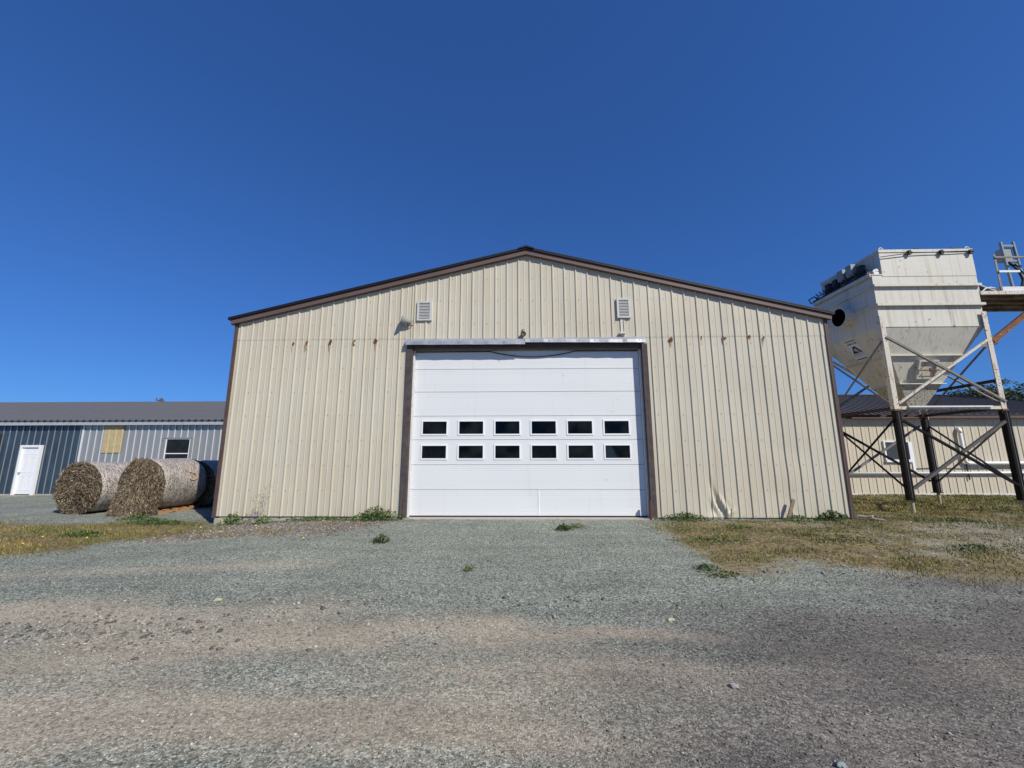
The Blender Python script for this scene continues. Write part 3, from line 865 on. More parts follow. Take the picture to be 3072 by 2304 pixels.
def flashing(xa, xb, za_top, zb_top, za_bot, zb_bot, tilt):
    mb = MB()
    n = 26
    vs = []
    for i in range(n + 1):
        t_ = i / n; x = xa + (xb - xa) * t_
        zt_ = za_top + (zb_top - za_top) * t_; zb_ = za_bot + (zb_bot - za_bot) * t_
        w_ = 0.006 * math.sin(i * 1.3) + random.uniform(-.003, .003)
        for (y, z) in ((-0.008, zt_), (-0.08, zt_ - 0.04), (-0.135 + w_, zb_ + 0.085), (-0.142 + w_, zb_ + 0.005), (-0.132 + w_, zb_)):
            vs.append((x, y, z))
    fs = [(i * 5 + j, (i + 1) * 5 + j, (i + 1) * 5 + j + 1, i * 5 + j + 1) for i in range(n) for j in range(4)]
    mb.add(vs, fs, 0)
    for i in range(8):
        x = xa + (xb - xa) * (i + 0.6) / 8
        disc(mb, x, -0.15, (za_bot + zb_bot) / 2 + 0.055, 0.011, 1)
    o = mb.build('header_flashing', ['galv', 'screw'], barn)
    o['label'] = tilt
    so = o.modifiers.new('solid', 'SOLIDIFY'); so.thickness = 0.003
flashing(-3.10, -0.045, 4.462, 4.452, 4.262, 4.256, 'dented left length of grey door flashing, sagging at its right end')
flashing(-0.045, 3.00, 4.458, 4.476, 4.308, 4.278, 'right length of grey door flashing with a lifted left corner')
mb = MB()
mb.box(-3.0, 2.98, -0.12, 0.6, -0.35, 0.004)
mb.build('threshold', 'concrete', barn, bevel=0.01)
# gable vents
for (xa, xb, za, zb) in ((-2.858, -2.469, 4.936, 5.464), (2.338, 2.69, 4.962, 5.494)):
    mb = MB()
    y0, y1 = -0.062, -0.005
    mb.box(xa, xb, y0, y1, zb - 0.05, zb); mb.box(xa, xb, y0, y1, za, za + 0.045)
    mb.box(xa, xa + 0.05, y0, y1, za + 0.045, zb - 0.05); mb.box(xb - 0.06, xb, y0, y1, za + 0.045, zb - 0.05)
    mb.box(xa + 0.05, xb - 0.06, -0.042, -0.040, za + 0.045, zb - 0.05, 1)
    for k in range(10):
        z = za + 0.062 + k * (zb - za - 0.115) / 10
        mb.prism([(-0.056, z), (-0.043, z + 0.02), (-0.043, z + 0.026), (-0.056, z + 0.012)], xb - xa - 0.11, 0, origin=(xa + 0.05, 0, 0), ex=(0, 1, 0), ey=(0, 0, 1), ez=(1, 0, 0))
    mb.build('gable_vent', ['white_vent', 'black'], barn)

# pale tarp hanging inside, seen through the lower right pane
mb = MB()
n = 40
vs = []
for i in range(n + 1):
    t_ = i / n
    for j in range(8):
        q = j / 7
        x = 1.95 + 0.25 * t_ * q + 0.75 * t_ * (0.25 + 0.75 * q)
        vs.append((x, 0.55 + 0.05 * math.sin(t_ * 42) * (0.3 + q), 1.80 - q * 1.5 - 0.28 * t_ * q))
fs = [(i * 8 + j, (i + 1) * 8 + j, (i + 1) * 8 + j + 1, i * 8 + j + 1) for i in range(n) for j in range(7)]
mb.add(vs, fs)
tag(mb.build('hanging_tarp', 'tarp', smooth=True), 'pale pleated tarp hanging behind the lower right door window', 'tarp')

# ------------------------------------------------------------------ fittings on the wall
hr = thing('horn_speaker', 'grey horn loudspeaker mounted beside the left gable vent', 'loudspeaker', (-3.05, -0.02, 4.9))
mb = MB()
c0, ax = Vector((-3.07, -0.10, 4.885)), Vector((-0.90, -0.38, 0.16)).normalized()
def lathe(mb, p, d, prof, n=20, mi=0):
    d = Vector(d).normalized()
    a = Vector((0, 0, 1)); e1 = (a - d * a.dot(d)).normalized(); e2 = d.cross(e1)
    vs = []
    for (t_, r) in prof:
        for k in range(n):
            vs.append(Vector(p) + d * t_ + (e1 * math.cos(6.2832 * k / n) + e2 * math.sin(6.2832 * k / n)) * r)
    fs = [(i * n + k, i * n + (k + 1) % n, (i + 1) * n + (k + 1) % n, (i + 1) * n + k) for i in range(len(prof) - 1) for k in range(n)]
    mb.add(vs, fs, mi)
lathe(mb, c0, ax, [(-0.07, 0.0), (-0.07, 0.045), (0.0, 0.05), (0.02, 0.058), (0.10, 0.085), (0.16, 0.115), (0.175, 0.122), (0.17, 0.118), (0.10, 0.08), (0.02, 0.05)])
mb.build('bell', 'horn_grey', hr, smooth=True)
mb = MB()
lathe(mb, c0 + ax * 0.015, ax, [(0.0, 0.0), (0.0, 0.05)], 16)
mb.build('throat', 'black', hr)
mb = MB()
mb.tube([(-2.98, -0.005, 4.83), (-3.0, -0.06, 4.80), (-3.06, -0.10, 4.80), (-3.09, -0.12, 4.83)], 0.012, 6)
mb.tube([(-3.02, -0.03, 4.90), (-2.97, -0.06, 4.93), (-2.93, -0.02, 4.92)], 0.006, 6)
mb.build('bracket', 'dark_metal', hr)
fl = thing('floodlight', 'small dark floodlight above the middle of the overhead door', 'floodlight', (-0.08, -0.02, 4.54))
mb = MB()
lathe(mb, (-0.085, -0.07, 4.555), (-0.05, -0.85, -0.35), [(-0.05, 0.0), (-0.05, 0.04), (0.0, 0.055), (0.06, 0.068), (0.085, 0.07), (0.085, 0.055), (0.07, 0.05)], 18)
mb.build('lamp_head', 'dark_metal', fl, smooth=True)
mb = MB()
lathe(mb, (-0.085, -0.07, 4.555), (-0.05, -0.85, -0.35), [(0.074, 0.0), (0.074, 0.052)], 18)
mb.build('lens', 'lamp_glass', fl)
mb = MB()
mb.tube([(-0.085, -0.005, 4.66), (-0.085, -0.03, 4.65), (-0.085, -0.05, 4.60)], 0.022, 8)
mb.box(-0.12, -0.05, -0.028, -0.006, 4.62, 4.69)
mb.build('bracket', 'horn_grey', fl)
mb = MB()
mb.box(2.37, 2.52, -0.10, -0.02, 4.53, 4.575)
mb.box(2.40, 2.49, -0.06, -0.02, 4.49, 4.53)
mb.box(2.415, 2.475, -0.026, -0.021, 4.575, 4.95)
tag(mb.build('junction_box', 'beige_box', bevel=0.006), 'small beige box with conduit under the right gable vent', 'electrical box')
mb = MB()
pts = [(-2.9, 0.118, 4.13)] + [(-0.95 + 2.2 * i / 24 - 0.0, 0.118, 4.135 - 0.145 * (1 - ((i - 12) / 12) ** 2)) for i in range(25)] + [(2.85, 0.118, 4.13)]
mb.tube(pts, 0.012, 6)
tag(mb.build('cable', 'rubber', smooth=True), 'black cable sagging across the top of the white door', 'cable')
mb = MB()
mb.box(2.86, 2.905, -0.10, -0.062, -0.05, 0.42)
mb.box(2.86, 2.872, -0.14, -0.10, -0.05, 0.42)
tag(mb.build('steel_post', 'rust'), 'short rusty steel post at the foot of the right door jamb', 'post')
mb = MB()
mb.box(-7.40, -7.12, -0.05, 0.028, -0.16, -0.02)
tag(mb.build('concrete_block', 'block', bevel=0.012), 'yellowish block under the left corner of the workshop', 'block')
mb = MB()
mb.box(-7.6, -7.46, -0.02, 0.028, -0.2, -0.008)
tag(mb.build('support_block', 'concrete', bevel=0.01), 'grey support block under the far left corner trim', 'block')
mb = MB()
mb.beam((5.99, -0.16, -0.05), (6.215, -0.13, 0.45), 0.07, 0.03, upv=(0, 1, 0))
tag(mb.build('wooden_stake', 'wood'), 'weathered board leaning on the beige wall near its right end', 'board')
mb = MB()
mb.beam((4.68, -0.22, -0.05), (4.72, -0.20, 0.25), 0.03, 0.02, upv=(0, 1, 0))
tag(mb.build('wooden_stick', 'wood'), 'short thin stick upright in the grass by the dented siding', 'stick')
cz = hz(7.95, -0.15)
ch = thing('broken_board', 'pale broken board lying on stony ground by the workshop right corner', 'debris', (7.95, -0.1, cz))
mb = MB()
mb.beam((7.72, -0.02, cz + 0.10), (8.12, -0.28, cz + 0.02), 0.10, 0.018)
mb.build('plank', 'pale_board', ch)
mb = MB()
mb.beam((7.68, 0.05, cz + 0.03), (7.92, -0.20, cz + 0.10), 0.16, 0.02)
mb.build('splinter', 'pale_board', ch)

# ------------------------------------------------------------------ left shed
shed = thing('long_shed', 'long low grey steel shed with shingled roof behind the round bales', 'shed', (-20, 8.3, -0.2))
SY = 8.3
def ww(x, z): return 0.006 * math.sin(x * 1.7 + z)
mb = MB(); siding(mb, -42, -20.28, -0.20, 2.93, SY, 0.302, -20.4, rib=0.022, minor=False, mi=0, warp=ww, rows=4)
x = -20.4
while x > -34:
    mb.box(x - 0.020, x + 0.020, SY - 0.029, SY - 0.0225, -0.19, 2.92, 1); x -= 0.302
mb.build('dark_wall', ['steel_dark', 'steel_light'], shed)['label'] = 'dark blue grey left half of the shed wall'
mb = MB(); siding(mb, -20.28, -8.0, -0.20, 2.93, SY - 0.004, 0.305, -20.25, rib=0.024, minor=False, warp=ww, rows=4)
x = -20.25
while x < -13:
    mb.box(x - 0.022, x + 0.022, SY - 0.036, SY - 0.0285, -0.1, 2.92, 1); x += 0.305
mb.box(-20.31, -20.26, SY - 0.045, SY - 0.01, -0.2, 2.92, 1)
mb.build('grey_wall', ['steel_light', 'rib_bright'], shed)['label'] = 'lighter grey right half of the shed wall'
mb = MB()
mb.box(-42, -8, SY + 0.05, 16.4, -0.2, 2.9)
mb.build('rear_wall', 'siding_plain', shed)
mb = MB()
rp = lambda y: 3.09 + (y - 8.05) * (4.52 - 3.09) / (12.4 - 8.05)
mb.prism([(8.05, rp(8.05)), (12.4, 4.52), (16.75, rp(8.05)), (16.75, rp(8.05) + 0.05), (12.4, 4.575), (8.05, rp(8.05) + 0.035)], 34, 0, origin=(-42, 0, 0), ex=(0, 1, 0), ey=(0, 0, 1), ez=(1, 0, 0))
x = -41.8
while x < -8.2:
    mb.box(x, x + 0.10, 8.03, 8.06, rp(8.05) + 0.005, rp(8.05) + 0.05, 1); x += 0.305
mb.build('roof', ['shed_roof', 'dark_metal'], shed)
mb = MB()
mb.box(-42, -8, 8.09, 8.13, 2.905, 3.075)
mb.box(-42, -8, 8.13, SY, 2.93, 2.95)
mb.build('fascia', 'shed_fascia', shed)
def man_door():
    mb = MB()
    xa, xb, za, zb = -23.0, -22.03, -0.21, 2.01
    y0 = SY - 0.11
    mb.box(xa, xa + 0.10, y0, SY + 0.05, za, zb); mb.box(xb - 0.10, xb, y0, SY + 0.05, za, zb)
    mb.box(xa + 0.10, xb - 0.10, y0, SY + 0.05, zb - 0.10, zb)
    mb.box(xa + 0.10, xb - 0.10, SY - 0.05, SY + 0.045, za + 0.02, zb - 0.10)
    px0, px1 = xa + 0.10, xb - 0.10
    wd = px1 - px0
    for (u0, u1) in ((0.13, 0.45), (0.55, 0.87)):
        for (v0, v1) in ((0.10, 0.40), (0.47, 0.80), (0.85, 0.95)):
            h = zb - 0.1 - za
            a, b_ = px0 + u0 * wd, px0 + u1 * wd; c_, d2 = za + v0 * h, za + v1 * h
            f_ = 0.025
            mb.box(a, b_, SY - 0.055, SY - 0.0505, d2 - f_, d2); mb.box(a, b_, SY - 0.055, SY - 0.0505, c_, c_ + f_)
            mb.box(a, a + f_, SY - 0.055, SY - 0.0505, c_ + f_, d2 - f_); mb.box(b_ - f_, b_, SY - 0.055, SY - 0.0505, c_ + f_, d2 - f_)
    d = mb.build('door', 'white_paint', shed)
    mb = MB()
    lathe(mb, (px0 + 0.07, SY - 0.05, 0.78), (0, -1, 0), [(0, 0.03), (0.02, 0.03), (0.025, 0.012), (0.05, 0.012), (0.055, 0.03), (0.08, 0.028), (0.085, 0.0)], 10)
    mb.build('handle', 'galv', d)
man_door()
mb = MB()
xa, xb = -16.36, -15.14
def win(xa, xb, za, zb, frame, dark, mid=None, f_=0.05, split=None):
    mb = MB()
    y0, y1 = SY - 0.085, SY + 0.03
    mb.box(xa, xb, y0, y1, zb - f_, zb); mb.box(xa, xb, y0, y1, za, za + f_)
    mb.box(xa, xa + f_, y0, y1, za + f_, zb - f_); mb.box(xb - f_, xb, y0, y1, za + f_, zb - f_)
    if mid: mb.box(xa + f_, xb - f_, y0 + 0.005, y1, mid - 0.02, mid + 0.02)
    w = mb.build('window', frame, shed)
    mb = MB(); mb.box(xa + f_, xb - f_, SY - 0.05, SY - 0.042, za + f_, zb - f_)
    mb.build('pane', dark, w)
    return w
win(-16.30, -15.16, 0.75, 2.30, 'white_paint', 'window_dark', 1.62, 0.035)
mb = MB()
mb.box(-16.44, -15.06, SY - 0.11, SY - 0.03, 2.305, 2.345); mb.box(-16.42, -16.305, SY - 0.095, SY - 0.03, 0.6, 2.30); mb.box(-15.155, -15.06, SY - 0.095, SY - 0.03, 0.6, 2.30)
mb.build('window_trim', 'steel_light', shed)
w = win(-25.2, -24.06, 0.95, 2.53, 'dark_metal', 'window_grey', None, 0.05)
mb = MB(); mb.box(-25.15, -24.12, SY - 0.06, SY - 0.053, 1.0, 2.18); mb.build('blind', 'blind', w)
mb = MB()
siding(mb, -19.28, -18.36, 1.66, 2.92, SY - 0.034, 0.305, -20.25, rib=0.018, minor=False)
mb.build('patch_panel', 'yellow_panel', shed)['label'] = 'stained yellow translucent panel set in the grey wall'
mb = MB()
mb.box(-42, -8, SY - 0.05, SY + 0.1, -0.5, -0.16)
mb.build('footing', 'concrete', shed)
# utility pole far behind the shed
pl = thing('utility_pole', 'top of a wooden utility pole showing above the shed roof', 'utility pole', (-32.0, 25.0, -0.3))
mb = MB(); mb.tube([(-32.05, 25, -0.3), (-32.0, 25, 6.62)], 0.12, 8, radii=[0.16, 0.11]); mb.build('pole', 'pole_wood', pl)
mb = MB(); mb.beam((-32.35, 24.86, 6.46), (-31.5, 24.86, 6.26), 0.08, 0.10); mb.build('crossarm', 'pole_wood', pl)
for dx in (-0.27, 0.02, 0.38):
    mb = MB(); mb.tube([(-32 + dx, 24.86, 6.42 - dx * 0.22), (-32 + dx, 24.86, 6.58 - dx * 0.22)], 0.05, 8, radii=[0.03, 0.06]); mb.build('insulator', 'porcelain', pl)

# ------------------------------------------------------------------ round bales
def bale(cx, y0, ln, r, label, seed, straw_n, slump=False, end=True):
    z0 = hz(cx, y0 + 0.5)
    base = z0 + (0.09 if slump else 0.0)
    zc = base + r * 0.97
    t = thing('round_bale', label, 'straw bale', (cx, y0 + ln / 2, base), 'round bales beside the workshop')
    rs = np.random.default_rng(seed)
    n, m = 56, 16
    vs = []
    for i in range(m + 1):
        q = i / m
        for k in range(n):
            a = 2 * math.pi * k / n
            rr = r * (1 + 0.012 * math.sin(3 * a + seed) + 0.010 * math.sin(7 * a + 5 * q + seed) + rs.normal(0, 0.0035))
            rr *= 1 - 0.06 * math.exp(-min(q, 1 - q) / 0.03)
            x, z = rr * math.cos(a) * 1.02, rr * math.sin(a)
            if z < -0.80 * r: z = -0.80 * r + (z + 0.80 * r) * 0.85
            vs.append((cx + x, y0 + q * ln, zc + z))
    fs = [(i * n + k, i * n + (k + 1) % n, (i + 1) * n + (k + 1) % n, (i + 1) * n + k) for i in range(m) for k in range(n)]
    mb = MB(); mb.add(vs, [f[::-1] for f in fs])
    net = mb.build('net_wrap', 'net', t, smooth=True)
    # end faces, uneven
    for yy, sg in ((y0 + ln - 0.01, 1), (y0 + 0.01, -1)):
        mb = MB()
        vs = [(cx, yy + sg * 0.04, zc)]
        for ring in (0.3, 0.6, 0.85, 0.985):
            for k in range(n):
                a = 2 * math.pi * k / n
                z = ring * r * math.sin(a)
                if z < -0.80 * r: z = -0.80 * r + (z + 0.80 * r) * 0.85
                vs.append((cx + ring * r * math.cos(a) * 1.02, yy + sg * (0.05 * (1 - ring ** 6) + 0.03 * rs.random()), zc + z))
        fs = [(0, 1 + k, 1 + (k + 1) % n) for k in range(n)]
        for j in range(3):
            fs += [(1 + j * n + k, 1 + (j + 1) * n + k, 1 + (j + 1) * n + (k + 1) % n, 1 + j * n + (k + 1) % n) for k in range(n)]
        mb.add(vs, fs)
        if sg > 0: mb.build('straw_end', 'bale_core', t)
    if slump:
        # loose straw slid forward off the end
        vs = []; N1, N2 = 22, 12
        for j in range(N2 + 1):
            q = j / N2
            for i in range(N1 + 1):
                u = i / N1 * 2 - 1
                x = cx + r * u * ((0.34 + 0.60 * q ** 0.75) if u < 0 else (math.sqrt(max(0, 1 - (1 - 2 * q) ** 2)) if q < 0.5 else 1.0 - 0.25 * (q - 0.5)))
                z = zc + r * 0.96 - q * (2 * r * 0.97 + 0.08)
                y = y0 - 0.03 - (0.10 + 0.34 * q ** 1.5) * max(0.0, 1 - abs(u) ** 2.5) + 0.05 * rs.random()
                vs.append((x, y, z))
        fs = [(j * (N1 + 1) + i, (j + 1) * (N1 + 1) + i, (j + 1) * (N1 + 1) + i + 1, j * (N1 + 1) + i + 1) for j in range(N2) for i in range(N1)]
        mb.add(vs, fs)
    mb.build('straw_end', 'bale_core', t)
    if straw_n:
        # each stalk a thin strip, lying mostly round the roll
        N_ = straw_n
        rad = np.sqrt(rs.random(N_)) * r * 1.0
        ang = rs.random(N_) * 2 * math.pi
        px = np.cos(ang) * rad * 1.02; pz = np.sin(ang) * rad
        pz = np.where(pz < -0.8 * r, -0.8 * r + (pz + 0.8 * r) * 0.85, pz)
        py = -0.05 - 0.05 * rs.random(N_)
        dirx, dirz = -np.sin(ang), np.cos(ang)
        jit = rs.normal(0, 0.75, N_)
        dx = dirx * np.cos(jit) - dirz * np.sin(jit); dz = dirx * np.sin(jit) + dirz * np.cos(jit)
        dy = rs.normal(-0.12, 0.28, N_)
        if slump:
            M_ = N_
            q = rs.random(M_) ** 0.75; u = rs.random(M_) * 2 - 1
            px = np.where(u < 0, u * (0.36 + 0.62 * q ** 0.75), u * np.where(q < 0.5, np.sqrt(np.clip(1 - (1 - 2 * q) ** 2, 0, 1)), 1.0 - 0.25 * (q - 0.5))) * r * 1.04; pz = r * 0.96 - q * (2 * r * 0.97 + 0.10)
            py = -0.06 - (0.10 + 0.34 * q ** 1.5) * np.clip(1 - np.abs(u) ** 2.5, 0, 1) - 0.03 * rs.random(M_)
            th = rs.normal(0, 0.55, M_) + u * 0.6
            dx = np.sin(th); dz = -np.cos(th); dy = rs.normal(-0.25, 0.3, M_)
        L_ = rs.uniform(0.06, 0.20, N_); wd = rs.uniform(0.003, 0.0075, N_)
        D = np.stack([dx, dy, dz], 1); D /= np.linalg.norm(D, axis=1)[:, None]
        Pc = np.stack([cx + px, y0 + py, zc + pz], 1)
        side = np.cross(D, rs.normal(0, 1, (N_, 3))); side /= np.linalg.norm(side, axis=1)[:, None]
        a0 = Pc - D * L_[:, None] / 2; a1 = Pc + D * L_[:, None] / 2
        a1[:, 1] -= 0.02 * rs.random(N_)
        sw = side * wd[:, None]
        P = np.stack([a0 - sw, a0 + sw, a1 + sw, a1 - sw], 1).reshape(-1, 3)
        F = (np.arange(N_) * 4)[:, None] + np.array([[0, 1, 2, 3]])
        pal = np.array([(0.20, 0.15, 0.095), (0.29, 0.225, 0.145), (0.12, 0.088, 0.056), (0.045, 0.034, 0.024), (0.44, 0.37, 0.27)])
        cc = pal[rs.choice(5, N_, p=[0.28, 0.20, 0.22, 0.20, 0.10])] * rs.uniform(0.7, 1.2, (N_, 1))
        o = raw_mesh('straw', P, F, 'attr_straw', np.repeat(cc, 4, 0), t)
    return t, net, zc
RB = 0.75
b1, n1, z1 = bale(-12.80, 1.70, 1.42, RB - 0.015, 'round bale with a flat coiled straw end, farthest left', 3, 8500)
b2, n2, z2 = bale(-11.0, 1.66, 1.44, RB, 'round bale with slumped straw end and orange paint mark, on a pallet', 5, 8500, slump=True)
b3, n3, z3 = bale(-10.80, 3.34, 1.44, RB + 0.01, 'dark shaded round bale close behind the paint marked one', 9, 1200)
def on_bale(cx, zc, r, ang, y): return (cx + (r * 1.02 + 0.012) * math.cos(ang), y, zc + (r + 0.012) * math.sin(ang))
def mark(parent, net, cx, zc, pts, name, w):
    mb = MB()
    for k in range(len(pts) - 1):
        if random.random() < 0.25: continue
        (a0, y0), (a1, y1) = pts[k], pts[k + 1]
        da, dy = a1 - a0, y1 - y0
        l = math.hypot(da * RB, dy); na, ny = -dy / l / RB, da * RB / l
        wq = w * random.uniform(0.6, 1.2)
        q = [on_bale(cx, zc, RB + 0.0006 * k, a0 + na * wq, y0 + ny * wq), on_bale(cx, zc, RB + 0.0006 * k, a1 + na * wq, y1 + ny * wq),
             on_bale(cx, zc, RB + 0.0006 * k, a1 - na * wq, y1 - ny * wq), on_bale(cx, zc, RB + 0.0006 * k, a0 - na * wq, y0 - ny * wq)]
        mb.add(q, [(0, 1, 2, 3)])
    mb.build(name, 'orange', net)
spts = []
for i in range(15):
    a = math.radians(20 + 250 * i / 14); spts.append((0.62 + 0.16 * math.sin(a), 2.52 + 0.13 * math.cos(a)))
for i in range(15):
    a = math.radians(90 - 260 * i / 14); spts.append((0.30 + 0.16 * math.sin(a), 2.55 + 0.13 * math.cos(a)))
mark(b2, n2, -11.0, z2, spts, 'paint_mark', 0.026)
spts = [(0.55 - 0.02 * i, 2.55 + 0.02 * math.sin(i)) for i in range(24)]
mark(b1, n1, -12.80, z1, spts, 'paint_mark', 0.035)
for b_, a_ in ((b1, 7), (b2, 5), (b3, 5)):
    b_.rotation_euler.z = -R(a_)
# pallet under the marked bale
gz = hz(-10.9, 2.3)
pt = thing('wooden_pallet', 'broken orange brown pallet under the paint marked bale', 'pallet', (-10.9, 2.3, gz))
for yy in (1.75, 2.05, 2.35, 2.65, 2.95):
    mb = MB(); mb.box(-11.55, -10.45 + random.uniform(-.05, .05), yy - 0.05, yy + 0.05, gz + 0.085, gz + 0.105); mb.build('deck_board', 'pallet', pt)
for xx in (-11.45, -10.95, -10.48):
    mb = MB(); mb.prism([(1.62, 0.0), (2.0, 0.0), (2.03, 0.035), (2.22, 0.035), (2.25, 0.0), (2.75, 0.0), (2.78, 0.03), (3.0, 0.03), (3.05, 0.085), (1.62, 0.085)], 0.045, 0, origin=(xx, 0, gz), ex=(0, 1, 0), ey=(0, 0, 1), ez=(1, 0, 0)); mb.build('stringer', 'pallet', pt)

# ------------------------------------------------------------------ house on the right
hs = thing('low_outbuilding', 'low beige steel outbuilding with dark hipped roof behind the hopper tower', 'building', (20, 6.3, 0))
HY = 6.3
mb = MB(); siding(mb, 11.4, 34, 0.04, 2.95, HY, 0.302, 12.05, rib=0.02); mb.build('wall', 'siding_plain', hs)
mb = MB(); mb.box(11.4, 34, HY + 0.06, 15.6, 0.0, 2.9); mb.build('rear_wall', 'siding_plain', hs)
mb = MB(); mb.box(12.75, 34.2, HY - 0.27, HY - 0.245, 2.90, 3.02); mb.box(12.75, 34.2, HY - 0.245, HY, 2.905, 2.925); mb.build('fascia', 'brown', hs)
mb = MB()
ey, ez = HY - 0.30, 3.045
ry, rz = 10.95, 4.50
rx = 20.95
sl = (rz - ez) / (ry - ey)
x0 = 11.0; xe = rx + (ry - ey)
mb.add([(x0, ey, ez), (xe, ey, ez), (rx, ry, rz), (x0, ry, rz), (x0, 2 * ry - ey, ez), (xe, 2 * ry - ey, ez)], [(0, 1, 2, 3), (1, 5, 2), (5, 4, 3, 2), (0, 3, 4)])
mb.add([(x0, ey, ez - 0.02), (xe, ey, ez - 0.02), (xe, ey, ez), (x0, ey, ez)], [(0, 1, 2, 3)])
k = 0
xr = x0 + 0.1
while xr < xe - 0.2:
    yt = ry if xr < rx else ry - (xr - rx)
    mb.beam((xr, ey - 0.01, ez + 0.012), (xr, yt, ez + (yt - ey) * sl + 0.012), 0.055, 0.03); xr += 0.302
mb.build('roof', 'shingle_dark', hs)
mb = MB(); mb.beam((x0, ry, rz + 0.04), (rx, ry, rz + 0.04), 0.22, 0.05); mb.beam((rx, ry, rz + 0.035), (xe, ey, ez + 0.035), 0.2, 0.04); mb.build('ridge_cap', 'shingle_dark', hs)
mb = MB()
xa, xb, za, zb = 13.99, 14.98, 1.22, 2.04
y0 = HY - 0.06
mb.box(xa, xb, y0, HY, zb - 0.055, zb); mb.box(xa - 0.0, xb + 0.02, y0 - 0.03, HY, za, za + 0.10)
mb.box(xa, xa + 0.055, y0, HY, za + 0.10, zb - 0.055); mb.box(xb - 0.055, xb, y0, HY, za + 0.10, zb - 0.055)
mb.box(14.52, 14.56, y0 + 0.015, HY - 0.001, za + 0.10, zb - 0.055)
w = mb.build('window', 'white_paint', hs)
mb = MB(); mb.box(xa + 0.055, xb - 0.055, HY - 0.032, HY - 0.026, za + 0.10, zb - 0.055); mb.build('pane', 'window_grey', w)
mb = MB(); mb.box(15.0, 15.10, HY - 0.028, HY - 0.022, 0.9, 2.0); mb.build('wall_strip', 'white_paint', hs)
mb = MB(); mb.tube([(11.6, HY - 0.09, 0.79), (19.0, HY - 0.09, 0.82), (34, HY - 0.09, 0.9)], 0.046, 12); mb.build('drain_pipe', 'pipe_white', hs, smooth=True)
mb = MB()
el = [(16.93 + 0.14 - 0.14 * math.cos(a), HY - 0.10, 1.34 - 0.14 * math.sin(a) - 0.02) for a in [i * math.pi / 12 for i in range(7)]]
mb.tube([(16.93, HY - 0.02, 2.50), (16.93, HY - 0.08, 2.50), (16.93, HY - 0.10, 2.44), (16.93, HY - 0.10, 1.5)] + el + [(34, HY - 0.10, 1.20)], 0.06, 12)
mb.tube([(16.93, HY - 0.10, 2.34), (16.93, HY - 0.10, 2.48)], 0.072, 12)
mb.build('elbow_pipe', 'pipe_white', hs, smooth=True)
mb = MB()
mb.tube([(15.1, HY - 0.03, 0.97)] + [(15.1 + i * 0.8, HY - 0.03, 0.98 + 0.02 * math.sin(i * 1.7)) for i in range(1, 12)], 0.012, 6)
mb.tube([(17.0, HY - 0.05, 1.15), (17.02, HY - 0.05, 0.55)], 0.02, 6)
mb.build('wiring', 'wire', hs)
mb = MB(); mb.box(11.4, 34, HY - 0.03, HY + 0.1, -0.4, 0.038); mb.build('footing', 'white_stop', hs)

# ------------------------------------------------------------------ hopper tower
tw = thing('hopper_tower', 'cream steel hopper with tapered bottom raised on cross braced black legs', 'hopper', (11.48, 2.2, 0.0))
LX0, LX1, FY, BY = 10.05, 12.91, 1.14, 3.35
BX0, BX1 = 10.02, 12.975
# body
mb = MB()
UX0 = 10.32
mb.box(UX0, BX1, FY + 0.0, BY + 0.1, 6.56, 7.37)               # narrow top casing
# lower casing built of three slightly stepped courses with lips between
mb.box(BX0, BX1, FY + 0.01, BY + 0.13, 6.26, 6.60)
mb.box(BX0 + 0.015, BX1 - 0.015, FY + 0.02, BY + 0.12, 5.68, 6.255)
mb.box(BX0 + 0.02, BX1 - 0.02, FY + 0.025, BY + 0.11, 5.05, 5.675)
for z in (6.235, 5.655):
    mb.box(BX0 - 0.03, BX1 + 0.02, FY - 0.065, BY + 0.16, z, z + 0.022)
    mb.box(BX0 - 0.03, BX1 + 0.02, FY - 0.065, FY - 0.055, z + 0.022, z + 0.07)
    mb.box(BX0 - 0.03, BX0 - 0.02, FY - 0.055, BY + 0.16, z + 0.022, z + 0.07)
mb.box(BX0 - 0.05, UX0, FY - 0.005, BY + 0.13, 6.605, 6.63)
mb.box(BX0 - 0.07, BX0 - 0.045, FY - 0.005, BY + 0.13, 6.55, 6.66)
mb.box(UX0 - 0.02, BX1 + 0.02, FY - 0.02, BY + 0.12, 7.30, 7.385)
mb.build('casing', 'cream', tw)
# tapered bottom
OX0, OX1, OY0, OY1, OZ = 11.24, 11.73, 2.04, 2.45, 2.88
CX0, CX1, CY0, CY1, CZ = BX0 + 0.03, BX1 - 0.03, FY + 0.035, BY + 0.10, 5.05
def ring(t): 
    l = lambda a, b_: a + (b_ - a) * t
    return [(l(CX0, OX0), l(CY0, OY0), l(CZ, OZ)), (l(CX1, OX1), l(CY0, OY0), l(CZ, OZ)), (l(CX1, OX1), l(CY1, OY1), l(CZ, OZ)), (l(CX0, OX0), l(CY1, OY1), l(CZ, OZ))]
mb = MB()
TS = [0.0, 0.355, 0.71, 1.0]
for i in range(3):
    a, b_ = ring(TS[i]), ring(TS[i + 1])
    mb.add(a + b_, [(k, 4 + k, 4 + (k + 1) % 4, (k + 1) % 4) for k in range(4)], 1 if i == 2 else 0)
for t_ in (0.355, 0.71):
    r_ = ring(t_); x0_, y0_, z_ = r_[0]; x1_, y1_, _ = r_[2]
    for (a, b_, c_, d2) in ((x0_ - 0.07, x1_ + 0.07, y0_ - 0.07, y0_ + 0.02), (x0_ - 0.07, x1_ + 0.07, y1_ - 0.02, y1_ + 0.07), (x0_ - 0.07, x0_ + 0.02, y0_ + 0.02, y1_ - 0.02), (x1_ - 0.02, x1_ + 0.07, y0_ + 0.02, y1_ - 0.02)):
        mb.box(a, b_, c_, d2, z_ - 0.012, z_ + 0.012)
r_ = ring(1.0)
